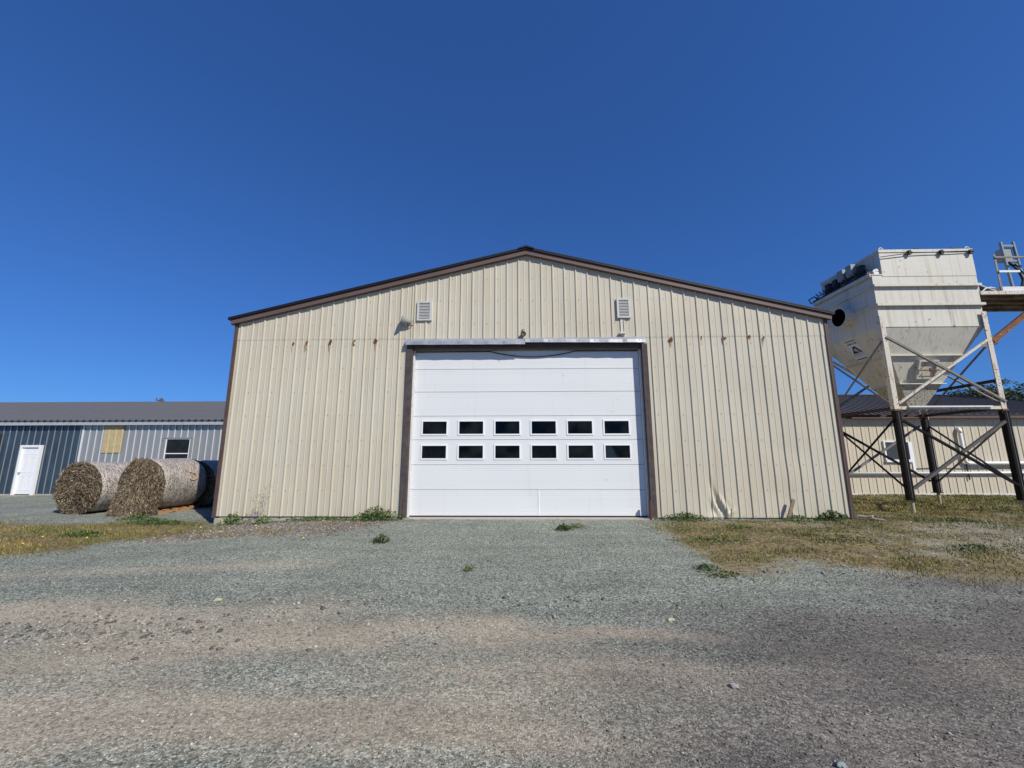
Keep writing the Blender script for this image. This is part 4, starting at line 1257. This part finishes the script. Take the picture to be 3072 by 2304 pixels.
mb.box(r_[0][0] - 0.03, r_[1][0] + 0.03, r_[0][1] - 0.03, r_[2][1] + 0.03, OZ - 0.05, OZ - 0.002, 1)
mb.build('tapered_bottom', ['cream', 'cream_dirty'], tw)
# slide gate / spout under outlet
mb = MB()
mb.box(11.33, 11.63, 2.12, 2.38, OZ - 0.10, OZ - 0.051)
mb.build('outlet', 'steel_grey', tw)
# access hatch on the sloping front
def cone_front(t, u):
    r_ = ring(t); a, b_ = Vector(r_[0]), Vector(r_[1]); return a + (b_ - a) * u
slope = (cone_front(0.5, 0.5) - cone_front(0.4, 0.5)).normalized()
nrm = Vector((0, slope.z, -slope.y)); nrm = nrm if nrm.y < 0 else -nrm
ho = cone_front(0.405, 0.5); ho.x = 11.23
ex_, ey_ = Vector((1, 0, 0)), slope
def hp(u, v, w_): return ho + ex_ * u + ey_ * v + nrm * w_
hm = MB()
def hbox(mb, u0, u1, v0, v1, w0, w1, mi=0):
    p = [hp(u, v, w_) for w_ in (w0, w1) for (u, v) in ((u0, v0), (u1, v0), (u1, v1), (u0, v1))]
    mb.add(p, [(0, 1, 2, 3), (7, 6, 5, 4), (0, 4, 5, 1), (1, 5, 6, 2), (2, 6, 7, 3), (3, 7, 4, 0)], mi)
hbox(hm, 0, 0.55, 0, 0.045, 0.0, 0.10); hbox(hm, 0, 0.55, 0.50, 0.545, 0, 0.10); hbox(hm, 0, 0.045, 0.045, 0.50, 0, 0.10); hbox(hm, 0.505, 0.55, 0.045, 0.50, 0, 0.10)
hbox(hm, 0.05, 0.5, 0.05, 0.495, 0.02, 0.05)
ht = hm.build('access_hatch', 'cream', tw)
mb = MB(); mb.tube([hp(-0.02, 0.28, 0.13), hp(0.57, 0.28, 0.13)], 0.018, 8); mb.tube([hp(0.30, 0.22, 0.12), hp(0.30, 0.33, 0.16)], 0.02, 8)
mb.tube([hp(0.10, 0.24, 0.07), hp(0.19, 0.12, 0.10), hp(0.26, 0.08, 0.07)], 0.008, 6)
mb.build('latch_bar', 'rust_beam', ht)
# round inlet
mb = MB()
lathe(mb, (9.72, 2.18, 5.68), (1, 0, 0), [(0.0, 0.272), (-0.004, 0.305), (0.02, 0.305), (0.024, 0.283), (0.35, 0.283)], 36)
lathe(mb, (9.72, 2.18, 5.68), (1, 0, 0), [(0.05, 0.272), (0.001, 0.272)], 36, 1)
lathe(mb, (9.72, 2.18, 5.68), (1, 0, 0), [(0.05, 0.0), (0.05, 0.271)], 36, 1)  # black disc paints the shaded depth of the duct
mb.build('inlet_duct', ['cream', 'black'], tw, smooth=False)
# sticker on the sloping left side
p_tl, p_tr, p_bl = Vector((10.059, 2.555, 4.98)), Vector((10.059, 2.14, 4.98)), Vector((10.403, 2.55, 4.36))
tl = Vector(ring(0)[0]); lb = Vector(ring(1)[0]); tb = Vector(ring(0)[3])
pn = (lb - tl).cross(tb - tl).normalized()
if pn.x > 0: pn = -pn
def onp(p): return p - pn * ((p - tl).dot(pn))
sx_ = Vector((0, -1, 0)); sy_ = pn.cross(sx_).normalized()
if sy_.z < 0: sy_ = -sy_
s0 = onp(p_tl) + pn * 0.006
SW_, SH_ = 0.42, 0.70
def sp(u, v, w_=0.0): return s0 + sx_ * u - sy_ * v + pn * w_
mb = MB()
def sq(u0, u1, v0, v1, w_, mi): mb.add([sp(u0, v1, w_), sp(u1, v1, w_), sp(u1, v0, w_), sp(u0, v0, w_)], [(0, 1, 2, 3)], mi)
sq(0, SW_, 0, SH_, 0, 0)
sq(0.02, 0.40, 0.018, 0.045, 0.003, 1)
sq(0.02, 0.40, 0.645, 0.675, 0.003, 1)
sq(0.03, 0.39, 0.560, 0.568, 0.003, 1)
# emblem: dark folded wedge with a pale notch
def pg(pts, w_, mi): mb.add([sp(u, v, w_) for u, v in pts], [tuple(range(len(pts)))], mi)
pg([(0.05, 0.45), (0.15, 0.23), (0.24, 0.21), (0.39, 0.45)], 0.003, 1)
pg([(0.165, 0.30), (0.215, 0.285), (0.31, 0.45), (0.285, 0.45)], 0.005, 0)
pg([(0.14, 0.33), (0.17, 0.31), (0.20, 0.40), (0.185, 0.40)], 0.005, 0)
stk = mb.build('sticker', ['sticker', 'ink'], tw)
def text_mesh(txt, size, u, v, width):
    cu = bpy.data.curves.new('lettering', 'FONT'); cu.body = txt; cu.size = size; cu.align_x = 'CENTER'; cu.align_y = 'CENTER'; cu.offset = 0.02 * size
    to = bpy.data.objects.new('lettering_tmp', cu); C.objects.link(to)
    bpy.context.view_layer.update()
    me = bpy.data.meshes.new_from_object(to.evaluated_get(bpy.context.evaluated_depsgraph_get()))
    C.objects.unlink(to); bpy.data.objects.remove(to)
    xs = [q.co.x for q in me.vertices]; sc = width / max(1e-6, max(xs) - min(xs))
    A = Matrix((sx_, sy_, pn)).transposed().to_4x4(); A.translation = sp(u, v, 0.004) - root_of(stk)
    me.transform(A @ Matrix.Diagonal((sc, max(1, sc * 0.8), 1, 1)))
    me.materials.append(MT['ink'])
    o = bpy.data.objects.new('lettering', me); C.objects.link(o); o.parent = stk
text_mesh('ASPECTAIR', 0.075, 0.21, 0.125, 0.38)
text_mesh('metal import', 0.05, 0.21, 0.495, 0.37)
# legs: cream angle uprights on black posts with pale tails in the ground
for (lx, ly, sx1, sy1) in ((LX0, FY, 1, 1), (LX1, FY, -1, 1), (LX0, BY, 1, -1), (LX1, BY, -1, -1)):
    mb = MB()
    a = 0.13; tk = 0.014
    xa = lx - sx1 * 0.06; ya = ly - sy1 * 0.045
    zt_ = 5.46 if sx1 < 0 else 5.36
    mb.box(min(xa, xa + sx1 * a), max(xa, xa + sx1 * a), min(ya, ya + sy1 * tk), max(ya, ya + sy1 * tk), 2.6, zt_)
    mb.box(min(xa, xa + sx1 * tk), max(xa, xa + sx1 * tk), min(ya + sy1 * tk, ya + sy1 * a), max(ya + sy1 * tk, ya + sy1 * a), 2.6, zt_)
    lg = mb.build('leg', 'cream_leg', tw)
    mb = MB()
    w2 = 0.068; t2 = 0.012
    mb.box(lx - w2, lx + w2, ly - w2, ly - w2 + t2, 0.33, 2.64); mb.box(lx - w2, lx + w2, ly + w2 - t2, ly + w2, 0.33, 2.64)
    mb.box(lx - t2 / 2, lx + t2 / 2, ly - w2 + t2, ly + w2 - t2, 0.33, 2.64)
    mb.box(lx - w2, lx - w2 + t2, ly - w2 + t2, ly + w2 - t2, 0.33, 2.64)
    mb.box(lx - 0.08, lx + 0.08, ly - 0.08, ly + 0.08, 2.641, 2.652)
    mb.box(lx - 0.10, lx + 0.10, ly - 0.10, ly + 0.10, 0.31, 0.328)
    mb.box(lx - 0.004, lx + 0.004, ly - w2 - 0.004, ly - w2 - 0.001, 0.34, 2.63, 1)  # thin grey strip painted as the post's edge highlight
    mb.build('post', ['black_paint', 'steel_grey'], lg)
    mb = MB(); mb.tube([(lx + 0.02, ly, 0.309), (lx + 0.02, ly, hz(lx, ly) - 0.25)], 0.045, 14); mb.build('tail', 'tail', lg)
# rust collar at the head of each black post
    mb = MB(); mb.box(lx - 0.075, lx + 0.085, ly - 0.062, ly + 0.09, 2.653, 2.70); mb.build('collar', 'rust_beam', lg)
# braces: X on every side in both tiers
def brace(p, q, m_, flip=1, upv=(0, 1, 0), w_=0.058):
    mb = MB(); mb.angle(p, q, w_, 0.010, 0, flip, upv); mb.build('brace', m_, tw)
yf_ = FY - 0.075
brace((LX0 + 0.02, yf_, 4.74), (LX1 + 0.06, yf_, 2.90), 'steel_grey', 1)  # grey colour stands in for this brace's shaded underside
brace((LX0 + 0.08, yf_ + 0.016, 2.86), (LX1 + 0.02, yf_ + 0.016, 4.69), 'cream_leg', -1)
yf2 = FY - 0.125
brace((LX0 + 0.08, yf2 + 0.03, 2.39), (LX1 - 0.08, yf2 + 0.03, 0.68), 'black_paint', 1)
brace((LX0 + 0.08, yf2 + 0.05, 0.60), (LX1 - 0.08, yf2 + 0.05, 2.36), 'steel_dull', -1, w_=0.068)
yb_ = BY + 0.06
brace((LX0, yb_, 4.74), (LX1, yb_, 2.88), 'cream_leg', 1); brace((LX0, yb_ + 0.016, 2.88), (LX1, yb_ + 0.016, 4.70), 'steel_grey', -1)
brace((LX0, yb_ + 0.08, 2.42), (LX1, yb_ + 0.08, 0.66), 'black_paint', 1); brace((LX0, yb_ + 0.096, 0.66), (LX1, yb_ + 0.096, 2.42), 'steel_grey', -1)
for xx, s in ((LX0 - 0.075, 1), (LX1 + 0.075, -1)):
    brace((xx, FY, 4.62), (xx, BY, 2.78), 'steel_grey', 1, (s, 0, 0)); brace((xx + 0.016 * s, FY, 2.80), (xx + 0.016 * s, BY, 4.62), 'steel_grey', -1, (s, 0, 0))
    x2 = xx - 0.02 * s
    brace((x2, FY, 2.42), (x2, BY, 0.66), 'black_paint' if s > 0 else 'steel_grey', 1, (s, 0, 0)); brace((x2 + 0.016 * s, FY, 0.62), (x2 + 0.016 * s, BY, 2.42), 'black_paint', -1, (s, 0, 0))
# horizontal ties
for p, q, m_ in (((LX0 + 0.07, FY - 0.01, 2.735), (LX1 - 0.06, FY - 0.01, 2.735), 'cream_leg'), ((LX0, FY + 0.09, 2.73), (LX0, BY - 0.05, 2.73), 'brown_beam'),
                 ((LX1, FY + 0.09, 2.73), (LX1, BY - 0.05, 2.73), 'brown_beam'), ((LX0 + 0.07, BY, 2.735), (LX1 - 0.07, BY, 2.735), 'brown_beam'),
                 ((LX1 + 0.02, FY + 0.06, 3.49), (LX1 + 0.02, BY - 0.05, 3.46), 'brown_beam')):
    mb = MB(); mb.beam(p, q, 0.05, 0.085); mb.build('tie_beam', m_, tw)
mb = MB(); mb.box(LX0 + 0.3, LX1 - 0.35, FY - 0.09, FY - 0.04, 2.745, 2.785); mb.build('front_rail', 'white_stop', tw)
for z in (3.31, 3.14):
    mb = MB(); mb.box(LX1 - 0.25, LX1 - 0.065, FY + 0.02, FY + 0.045, z - 0.022, z + 0.022); mb.build('step', 'brown_beam', tw)
# valves, boxes and hoses along the left shelf
for k in range(13):
    y = 1.34 + k * 0.165
    mb = MB()
    hgt = 0.06 * (k % 3)
    lathe(mb, (10.13, y, 6.68), (0, 0, 1), [(0, 0.0), (0, 0.065), (0.07, 0.07), (0.085, 0.088), (0.13, 0.088), (0.15, 0.05), (0.20 + hgt, 0.04), (0.205 + hgt, 0.0)], 10)
    mb.tube([(10.13, y, 6.62), (10.13, y, 6.68)], 0.04, 8)
    mb.tube([(10.13, y, 6.76), (10.22, y, 6.82), (10.33, y, 6.80)], 0.034, 8)
    mb.tube([(10.13, y, 6.86), (10.05, y + 0.05, 6.93), (10.06, y + 0.10, 6.97), (10.16, y + 0.14, 6.88)], 0.013, 5)
    mb.build('air_valve', 'dark_metal', tw)
for y in (1.62, 2.62, 2.95):
    mb = MB(); mb.box(10.16, 10.30, y, y + 0.17, 6.84, 7.16); mb.build('junction_box', 'dark_metal', tw, bevel=0.01)
mb = MB(); mb.tube([(10.03, 1.25, 6.70), (10.03, 3.5, 6.70)], 0.055, 10); mb.build('manifold_pipe', 'dark_metal', tw)
for (ya, yb, za, zb) in ((1.86, 2.08, 6.92, 7.30), (2.20, 2.43, 6.92, 7.29)):
    mb = MB(); mb.box(10.06, 10.24, ya, yb, za, zb); mb.box(10.24, 10.318, ya + 0.05, yb - 0.05, za + 0.1, zb - 0.1)
    mb.build('control_box', 'box_grey', tw, bevel=0.012)
mb = MB(); mb.tube([(10.1, 3.30, 6.72), (10.05, 3.5, 6.90), (10.0, 3.7, 6.86), (10.02, 3.62, 6.70), (10.05, 3.40, 6.66)], 0.022, 8)
for k in range(5):
    y = 1.4 + k * 0.42
    mb.tube([(10.1, y, 6.84), (10.0, y + 0.1, 6.80), (9.99, y + 0.25, 6.74), (10.1, y + 0.36, 6.83)], 0.016, 6)
mb.build('hose', 'rubber', tw, smooth=True)
mb = MB(); mb.box(10.12, 10.27, 1.18, 1.27, 6.632, 6.73); mb.prism([(10.10, 6.73), (10.30, 6.76), (10.24, 6.83), (10.14, 6.80)], 0.07, origin=(0, 1.19, 0)); mb.build('pressure_regulator', 'white_stop', tw)
# top edge: cable, clamps, lifting eyes
mb = MB(); mb.tube([(10.30, 1.09, 7.14), (10.7, 1.085, 7.19), (11.14, 1.08, 7.245), (11.6, 1.085, 7.262), (12.05, 1.08, 7.275), (12.5, 1.085, 7.29), (12.95, 1.09, 7.30)], 0.012, 6); mb.build('top_cable', 'rubber', tw)
for xx in (11.14, 12.055, 12.88):
    mb = MB(); mb.box(xx - 0.035, xx + 0.035, 1.05, 1.115, 7.20, 7.33); mb.tube([(xx - 0.06, 1.06, 7.30), (xx + 0.06, 1.05, 7.25)], 0.02, 6); mb.build('clamp', 'dark_metal', tw)
for xx in (10.40, 12.87):
    mb = MB(); mb.tube([(xx - 0.06, 1.15, 7.38), (xx - 0.05, 1.15, 7.43), (xx, 1.15, 7.455), (xx + 0.05, 1.15, 7.43), (xx + 0.06, 1.15, 7.38)], 0.016, 8); mb.build('lifting_eye', 'white_stop', tw, smooth=True)
mb = MB()
mb.tube([(11.44, 1.2, 7.385), (11.46, 1.2, 7.45), (11.53, 1.2, 7.46), (11.55, 1.2, 7.39)], 0.014, 6)
mb.tube([(11.40, 1.2, 7.47), (11.50, 1.2, 7.41), (11.62, 1.2, 7.44)], 0.010, 6)
mb.build('shackle', 'dark_metal', tw)
mb = MB(); mb.tube([(12.42, 1.2, 7.40), (12.50, 1.2, 7.46), (12.58, 1.2, 7.42), (12.68, 1.2, 7.44), (12.72, 1.2, 7.39)], 0.022, 6); mb.build('shackle', 'dark_metal', tw)
# access platform on the right
pf = MB()
pf.prism([(13.0, FY + 0.06), (15.8, FY + 0.06), (15.8, 2.48), (13.0, 3.15)], 0.08, 0, (0, 0, 6.02), (1, 0, 0), (0, 1, 0), (0, 0, 1))
for k in range(4):
    y = FY + 0.2 + k * 0.36
    pf.box(13.0, 15.78, y, y + 0.07, 5.94, 6.019, 1)
plf = pf.build('platform', ['deck_under', 'deck_under'], tw)
mb = MB(); mb.box(12.99, 15.85, FY - 0.0, FY + 0.055, 5.985, 6.085); mb.build('edge_beam', 'cream_leg', plf)
mb = MB(); mb.box(13.62, 15.8, FY + 0.07, FY + 0.11, 6.105, 6.24); mb.build('toe_board', 'white_stop', plf)
for xx, m_ in ((13.635, 'steel_grey'),):
    mb = MB(); mb.angle((xx, FY + 0.03, 6.1), (xx, FY + 0.03, 7.22), 0.055, 0.008, 0, 1, (0, 1, 0)); mb.build('rail_post', m_, plf)
mb = MB(); mb.beam((13.60, FY + 0.015, 7.12), (15.8, FY + 0.015, 7.12), 0.035, 0.045); mb.build('handrail', 'steel_grey', plf)
mb = MB(); mb.beam((13.64, FY + 0.015, 6.68), (14.22, FY + 0.015, 6.68), 0.035, 0.06); mb.build('mid_rail', 'pipe_white', plf)
mb = MB(); mb.beam((13.45, 2.98, 6.72), (15.75, 2.44, 6.72), 0.04, 0.05); mb.build('rear_rail', 'steel_grey', plf)
for xx in (14.2, 15.6):
    yy = 2.98 - (xx - 13.45) * 0.235
    mb = MB(); mb.beam((xx, yy, 6.1), (xx, yy, 6.72), 0.05, 0.05); mb.build('rail_post', 'rust_beam', plf)
# ladder frame carrying an electrical box
for xx in (14.12, 14.48):
    mb = MB(); mb.beam((xx + 0.07, FY + 0.22, 6.1), (xx, FY + 0.22, 7.70), 0.06, 0.045); mb.build('stile', 'blue_grey', plf)
for z in (7.58, 7.10, 6.98):
    mb = MB(); mb.box(14.15, 14.46, FY + 0.2, FY + 0.245, z - 0.03, z + 0.03); mb.build('rung', 'blue_grey', plf)
mb = MB(); mb.box(14.17, 14.45, FY + 0.25, FY + 0.45, 7.14, 7.53); mb.build('electrical_box', 'box_grey', plf, bevel=0.01)
mb = MB(); lathe(mb, (14.09, FY + 0.35, 7.30), (0, 0, 1), [(-0.16, 0.0), (-0.16, 0.07), (0.12, 0.085), (0.2, 0.05), (0.2, 0)], 12); mb.build('motor', 'dark_metal', plf)
mb = MB(); mb.tube([(14.20, FY + 0.2, 7.06), (14.40, FY + 0.18, 6.8), (14.48, FY + 0.18, 6.5), (14.40, FY + 0.2, 6.25), (14.15, FY + 0.3, 6.14)], 0.03, 8); mb.tube([(14.36, FY + 0.2, 7.0), (14.6, FY + 0.2, 6.6)], 0.025, 6); mb.build('conduit', 'rubber', plf, smooth=True)
# sloping chute cover between casing and platform
mb = MB()
mb.prism([(12.98, 6.70), (13.95, 6.26), (13.95, 6.22), (12.98, 6.655)], 1.5, 0, origin=(0, 1.55, 0))
mb.prism([(12.98, 6.652), (13.93, 6.218), (13.93, 6.12), (12.98, 6.12)], 0.03, 1, origin=(0, 1.75, 0))
mb.box(13.42, 13.46, 1.56, 1.60, 6.12, 6.44)
mb.build('chute_cover', ['galv', 'dark_metal'], tw)
mb = MB(); mb.tube([(13.15, FY + 0.09, 6.11), (13.25, FY + 0.09, 6.2), (13.42, FY + 0.1, 6.235), (13.6, FY + 0.12, 6.2), (13.66, FY + 0.14, 6.11)], 0.018, 6); mb.build('grab_loop', 'pipe_white', tw)
# rusty knee brace under the platform
mb = MB(); mb.beam((13.03, FY + 0.02, 4.60), (14.9, FY + 0.02, 6.49 - 0.52), 0.09, 0.13); mb.box(12.99, 13.16, FY - 0.01, FY + 0.06, 4.52, 4.74); mb.build('knee_brace', 'rust_beam', tw)
mb = MB(); mb.beam((13.03, 3.12, 4.60), (14.9, 3.12, 5.93), 0.09, 0.12); mb.build('knee_brace', 'rust_beam', tw)
mb = MB(); mb.prism([(12.50, 4.43), (12.96, 4.72), (12.96, 4.43)], 0.02, origin=(0, FY - 0.03, 0)); mb.build('gusset', 'steel_grey', tw)

# ------------------------------------------------------------------ plants
def leaf_cloud(cx, cy, n, rx, ry, h, lw, seed, cols, z0=None, up_bias=0.5):
    rs = np.random.default_rng(seed)
    px = cx + rs.normal(0, 0.5, n) * rx; py = cy + rs.normal(0, 0.5, n) * ry
    zb = height(px, py) if z0 is None else np.full(n, z0)
    q = np.clip(1 - np.hypot((px - cx) / (rx * 1.4), (py - cy) / (ry * 1.4)), 0.15, 1)
    pz = zb + h * q * rs.random(n) ** 0.7
    d = rs.normal(0, 1, (n, 3)); d[:, 2] = np.abs(d[:, 2]) * up_bias + 0.15; d /= np.linalg.norm(d, axis=1)[:, None]
    s = np.cross(d, rs.normal(0, 1, (n, 3))); s /= np.linalg.norm(s, axis=1)[:, None]
    L_ = lw * rs.uniform(1.2, 2.6, (n, 1)); W_ = lw * rs.uniform(0.3, 0.6, (n, 1))
    P0 = np.stack([px, py, pz], 1)
    P = np.stack([P0, P0 + d * L_ * 0.45 + s * W_, P0 + d * L_, P0 + d * L_ * 0.45 - s * W_], 1).reshape(-1, 3)
    F = (np.arange(n) * 4)[:, None] + np.array([[0, 1, 2, 3]])
    cc = np.array(cols)[rs.integers(0, len(cols), n)] * rs.uniform(0.65, 1.3, (n, 1))
    return P, F, np.repeat(cc, 4, 0)
GREEN = [(0.055, 0.105, 0.022), (0.075, 0.14, 0.03), (0.10, 0.16, 0.04), (0.04, 0.075, 0.02)]
YG = [(0.16, 0.16, 0.05), (0.20, 0.18, 0.07), (0.11, 0.14, 0.04)]
def weed(x, y, n, rx, ry, h, lw, seed, label, cols=GREEN, cat='weed', group=None):
    t = thing('weed', label, cat, (x, y, hz(x, y)), group)
    P, F, cc = leaf_cloud(x, y, n, rx, ry, h, lw, seed, cols)
    raw_mesh('leaves', P, F, 'attr_leaf', cc, t)
    mb = MB()
    rs = random.Random(seed)
    for k in range(max(3, n // 60)):
        a = rs.uniform(0, 6.28); q = rs.random()
        bx_, by_ = x + math.cos(a) * rx * 0.3 * q, y + math.sin(a) * ry * 0.3 * q
        mb.tube([(bx_, by_, hz(bx_, by_) - 0.01), (bx_ + rs.uniform(-.05, .05), by_ + rs.uniform(-.03, .03), hz(bx_, by_) + h * rs.uniform(.5, .95))], 0.004, 4)
    mb.build('stem', 'wood', t)
    return t
weed(-3.55, -0.20, 900, 0.55, 0.16, 0.36, 0.030, 1, 'tall dark green weed clump at the foot of the left door jamb')
weed(-7.0, -0.22, 260, 0.26, 0.14, 0.30, 0.032, 2, 'leafy green weed beside the yellowish block')
weed(-5.1, -0.22, 620, 1.0, 0.14, 0.10, 0.024, 3, 'low green creeper strip along the left wall base')
weed(7.0, -0.18, 420, 0.36, 0.12, 0.26, 0.034, 4, 'bright green weed at the base of the right corner trim')
weed(0.70, -1.38, 320, 0.16, 0.10, 0.13, 0.026, 5, 'small green weed tuft in gravel right of the door centre')
weed(0.98, -1.12, 160, 0.22, 0.10, 0.10, 0.022, 6, 'dry yellowish tuft just behind the green weed in the gravel', YG)
weed(-2.70, -2.42, 260, 0.14, 0.12, 0.15, 0.026, 7, 'dark spiky weed in gravel left of the door', [(0.05, 0.075, 0.025), (0.09, 0.11, 0.045)])
weed(2.45, -3.95, 170, 0.16, 0.12, 0.09, 0.022, 8, 'little green weed at the edge of the right hand grass')
weed(2.55, -4.25, 150, 0.22, 0.10, 0.07, 0.022, 9, 'flat olive weed nearest the camera on the right gravel', YG)
weed(-0.90, -4.05, 70, 0.09, 0.07, 0.07, 0.020, 10, 'tiny yellow green sprig alone in the middle gravel', YG)
weed(3.6, -0.25, 700, 0.60, 0.20, 0.20, 0.026, 12, 'long green grass clump right of the overhead door')
weed(6.15, -0.30, 220, 0.30, 0.12, 0.16, 0.026, 13, 'dusty green weed around the foot of the leaning board')
weed(-8.9, -0.1, 800, 0.75, 0.22, 0.14, 0.026, 14, 'green weed patch in front of the workshop shadow')
weed(-10.0, 0.55, 420, 0.45, 0.22, 0.14, 0.026, 15, 'small green weed patch in front of the pallet')
weed(-9.1, -1.6, 380, 0.45, 0.22, 0.12, 0.026, 16, 'dark green weed low in the left grass strip')
rsw = random.Random(21)
for i, (x, y, a, b_) in enumerate(((4.3, -1.3, 'broad green weed spread in the grass below the dented siding', GREEN), (5.6, -2.3, 'olive weed tuft halfway down the right hand verge', YG), (3.2, -2.4, 'green weed tuft where gravel meets the right hand grass', GREEN),
                                   (7.3, -2.9, 'dark green tuft by the gravel in front of the right corner', GREEN), (9.6, -0.4, 'green tuft on the stony patch below the hopper legs', GREEN), (11.2, -1.9, 'low green weed far right on the stony verge', GREEN))):
    weed(x, y, 230, 0.38 + 0.15 * (i % 3), 0.20, 0.10 + 0.03 * (i % 2), 0.022, 40 + i, a, b_)
# tall seeding weed in front of the left wall
sw = thing('seeding_weed', 'tall wispy weed gone to seed before the left beige wall', 'weed', (-6.2, -0.35, hz(-6.2, -0.35)))
mb = MB(); rs = random.Random(4)
zz = hz(-6.2, -0.35)
tips = []
for k in range(6):
    a = rs.uniform(-0.5, 0.5); h = rs.uniform(0.5, 0.98)
    base_ = (-6.2 + rs.uniform(-.05, .05), -0.35 + rs.uniform(-.04, .04), zz - 0.01)
    mid = (base_[0] + a * 0.22, base_[1] + rs.uniform(-.05, .05), zz + h * 0.55); top = (base_[0] + a * 0.55, base_[1] + rs.uniform(-.08, .08), zz + h)
    mb.tube([base_, mid, top], 0.005, 4, radii=[0.006, 0.004, 0.002])
    tips += [mid, top]
    for j in range(5):
        q = rs.uniform(0.45, 1.0); p = [mid[i] + (top[i] - mid[i]) * q for i in range(3)]
        e = (p[0] + rs.uniform(-.13, .13), p[1] + rs.uniform(-.06, .06), p[2] + rs.uniform(.02, .12))
        mb.tube([p, e], 0.002, 3); tips.append(e)
mb.build('stem', 'dry_stem', sw)
Ps, Fs, Cs = [], [], []; off = 0
for i, tp in enumerate(tips):
    P, F, cc = leaf_cloud(tp[0], tp[1], 7, 0.04, 0.04, 0.05, 0.013, 100 + i, [(0.42, 0.40, 0.26), (0.30, 0.30, 0.16), (0.5, 0.46, 0.35)], tp[2] - 0.02)
    Ps.append(P); Fs.append(F + off); Cs.append(cc); off += len(P)
raw_mesh('seed_heads', np.concatenate(Ps), np.concatenate(Fs), 'attr_leaf', np.concatenate(Cs), sw)
P, F, cc = leaf_cloud(-6.2, -0.35, 150, 0.2, 0.14, 0.2, 0.03, 77, GREEN); raw_mesh('leaves', P, F, 'attr_leaf', cc, sw)
# dandelions
for i, (x, y) in enumerate(((-8.6, -2.0), (-9.6, -1.9), (-9.2, -2.55), (-6.35, -1.5), (-6.0, -0.9), (-7.3, -0.8), (-4.15, -2.4))):
    z = hz(x, y)
    mb = MB()
    lathe(mb, (x, y, z + 0.05), (0.1, -0.5, 0.8), [(0, 0.0), (0.0, 0.009), (0.006, 0.017), (0.010, 0.013), (0.013, 0.0)], 8)
    mb.tube([(x, y, z - 0.01), (x, y, z + 0.05)], 0.004, 4, 1)
    tag(mb.build('dandelion', ['yellow', 'attr_leaf']), 'yellow dandelion head low on the left grass and stony verge', 'flower', 'dandelions on the left verge')
# larger stones picked out on the yard
def rock(x, y, r, col, seed, label):
    rs = random.Random(seed)
    import bmesh
    bm = bmesh.new(); bmesh.ops.create_icosphere(bm, subdivisions=2, radius=1)
    for v in bm.verts:
        q = 1 + 0.25 * math.sin(3 * v.co.x + seed) * math.cos(4 * v.co.y + seed) + rs.uniform(-.08, .08)
        v.co = Vector((v.co.x * q * r, v.co.y * q * r * 0.75, v.co.z * q * r * 0.5))
    me = bpy.data.meshes.new('rock'); bm.to_mesh(me); bm.free()
    MT['rock%d' % seed] = mat('rock_surface', col, 0.9, var=(30, 0.6, tuple(c * 0.7 for c in col)))
    me.materials.append(MT['rock%d' % seed])
    o = bpy.data.objects.new('rock', me); o.location = (x, y, hz(x, y) + r * 0.2); o.rotation_euler = (0.2, 0.1, rs.uniform(0, 6)); C.objects.link(o)
    tag(o, label, 'stone')
rock(1.49, -7.68, 0.032, (0.24, 0.28, 0.27), 1, 'grey green stone nearest the bottom edge of the photo')
rock(1.31, -6.95, 0.034, (0.40, 0.35, 0.31), 2, 'pale pinkish flat stone on the brown road at right')
rock(1.30, -5.75, 0.038, (0.48, 0.44, 0.30), 3, 'pale yellow stone on dark gravel right of the centre')
rock(-3.6, -5.25, 0.045, (0.45, 0.42, 0.28), 4, 'pale yellow stone among rubble on the left gravel')

# ------------------------------------------------------------------ tree behind the outbuilding
tr = thing('broadleaf_tree', 'dark green tree crown rising behind the outbuilding roof', 'tree', (31.6, 18.0, 0))
mb = MB()
mb.tube([(31.6, 18, -0.2), (31.65, 18, 2.2), (31.7, 18.1, 4.4)], 0.2, 10, radii=[0.3, 0.22, 0.12])
for k in range(9):
    a = k * 0.7; mb.tube([(31.65, 18, 2.4 + 0.25 * k), (31.65 + math.cos(a) * 0.9, 18 + math.sin(a) * 0.9, 3.6 + 0.22 * k), (31.65 + math.cos(a) * 1.6, 18 + math.sin(a) * 1.5, 4.1 + 0.22 * k)], 0.05, 6, radii=[0.07, 0.045, 0.02])
mb.build('trunk', 'trunk', tr, smooth=True)
rs = np.random.default_rng(3)
Ps, Fs, Cs = [], [], []; off = 0
for k in range(70):
    a = rs.uniform(0, 6.283); q = rs.random() ** 0.5
    x, y = 31.5 + math.cos(a) * 2.2 * q, 18 + math.sin(a) * 1.9 * q
    z = 4.0 + rs.uniform(0, 1) * (2.35 - 1.1 * q * q)
    P, F, cc = leaf_cloud(x, y, 130, 0.62, 0.6, 0.5, 0.075, 200 + k, [(0.05, 0.075, 0.02), (0.075, 0.10, 0.03), (0.035, 0.055, 0.018)], z, 0.3)
    Ps.append(P); Fs.append(F + off); Cs.append(cc); off += len(P)
raw_mesh('crown', np.concatenate(Ps), np.concatenate(Fs), 'attr_leaf', np.concatenate(Cs), tr)
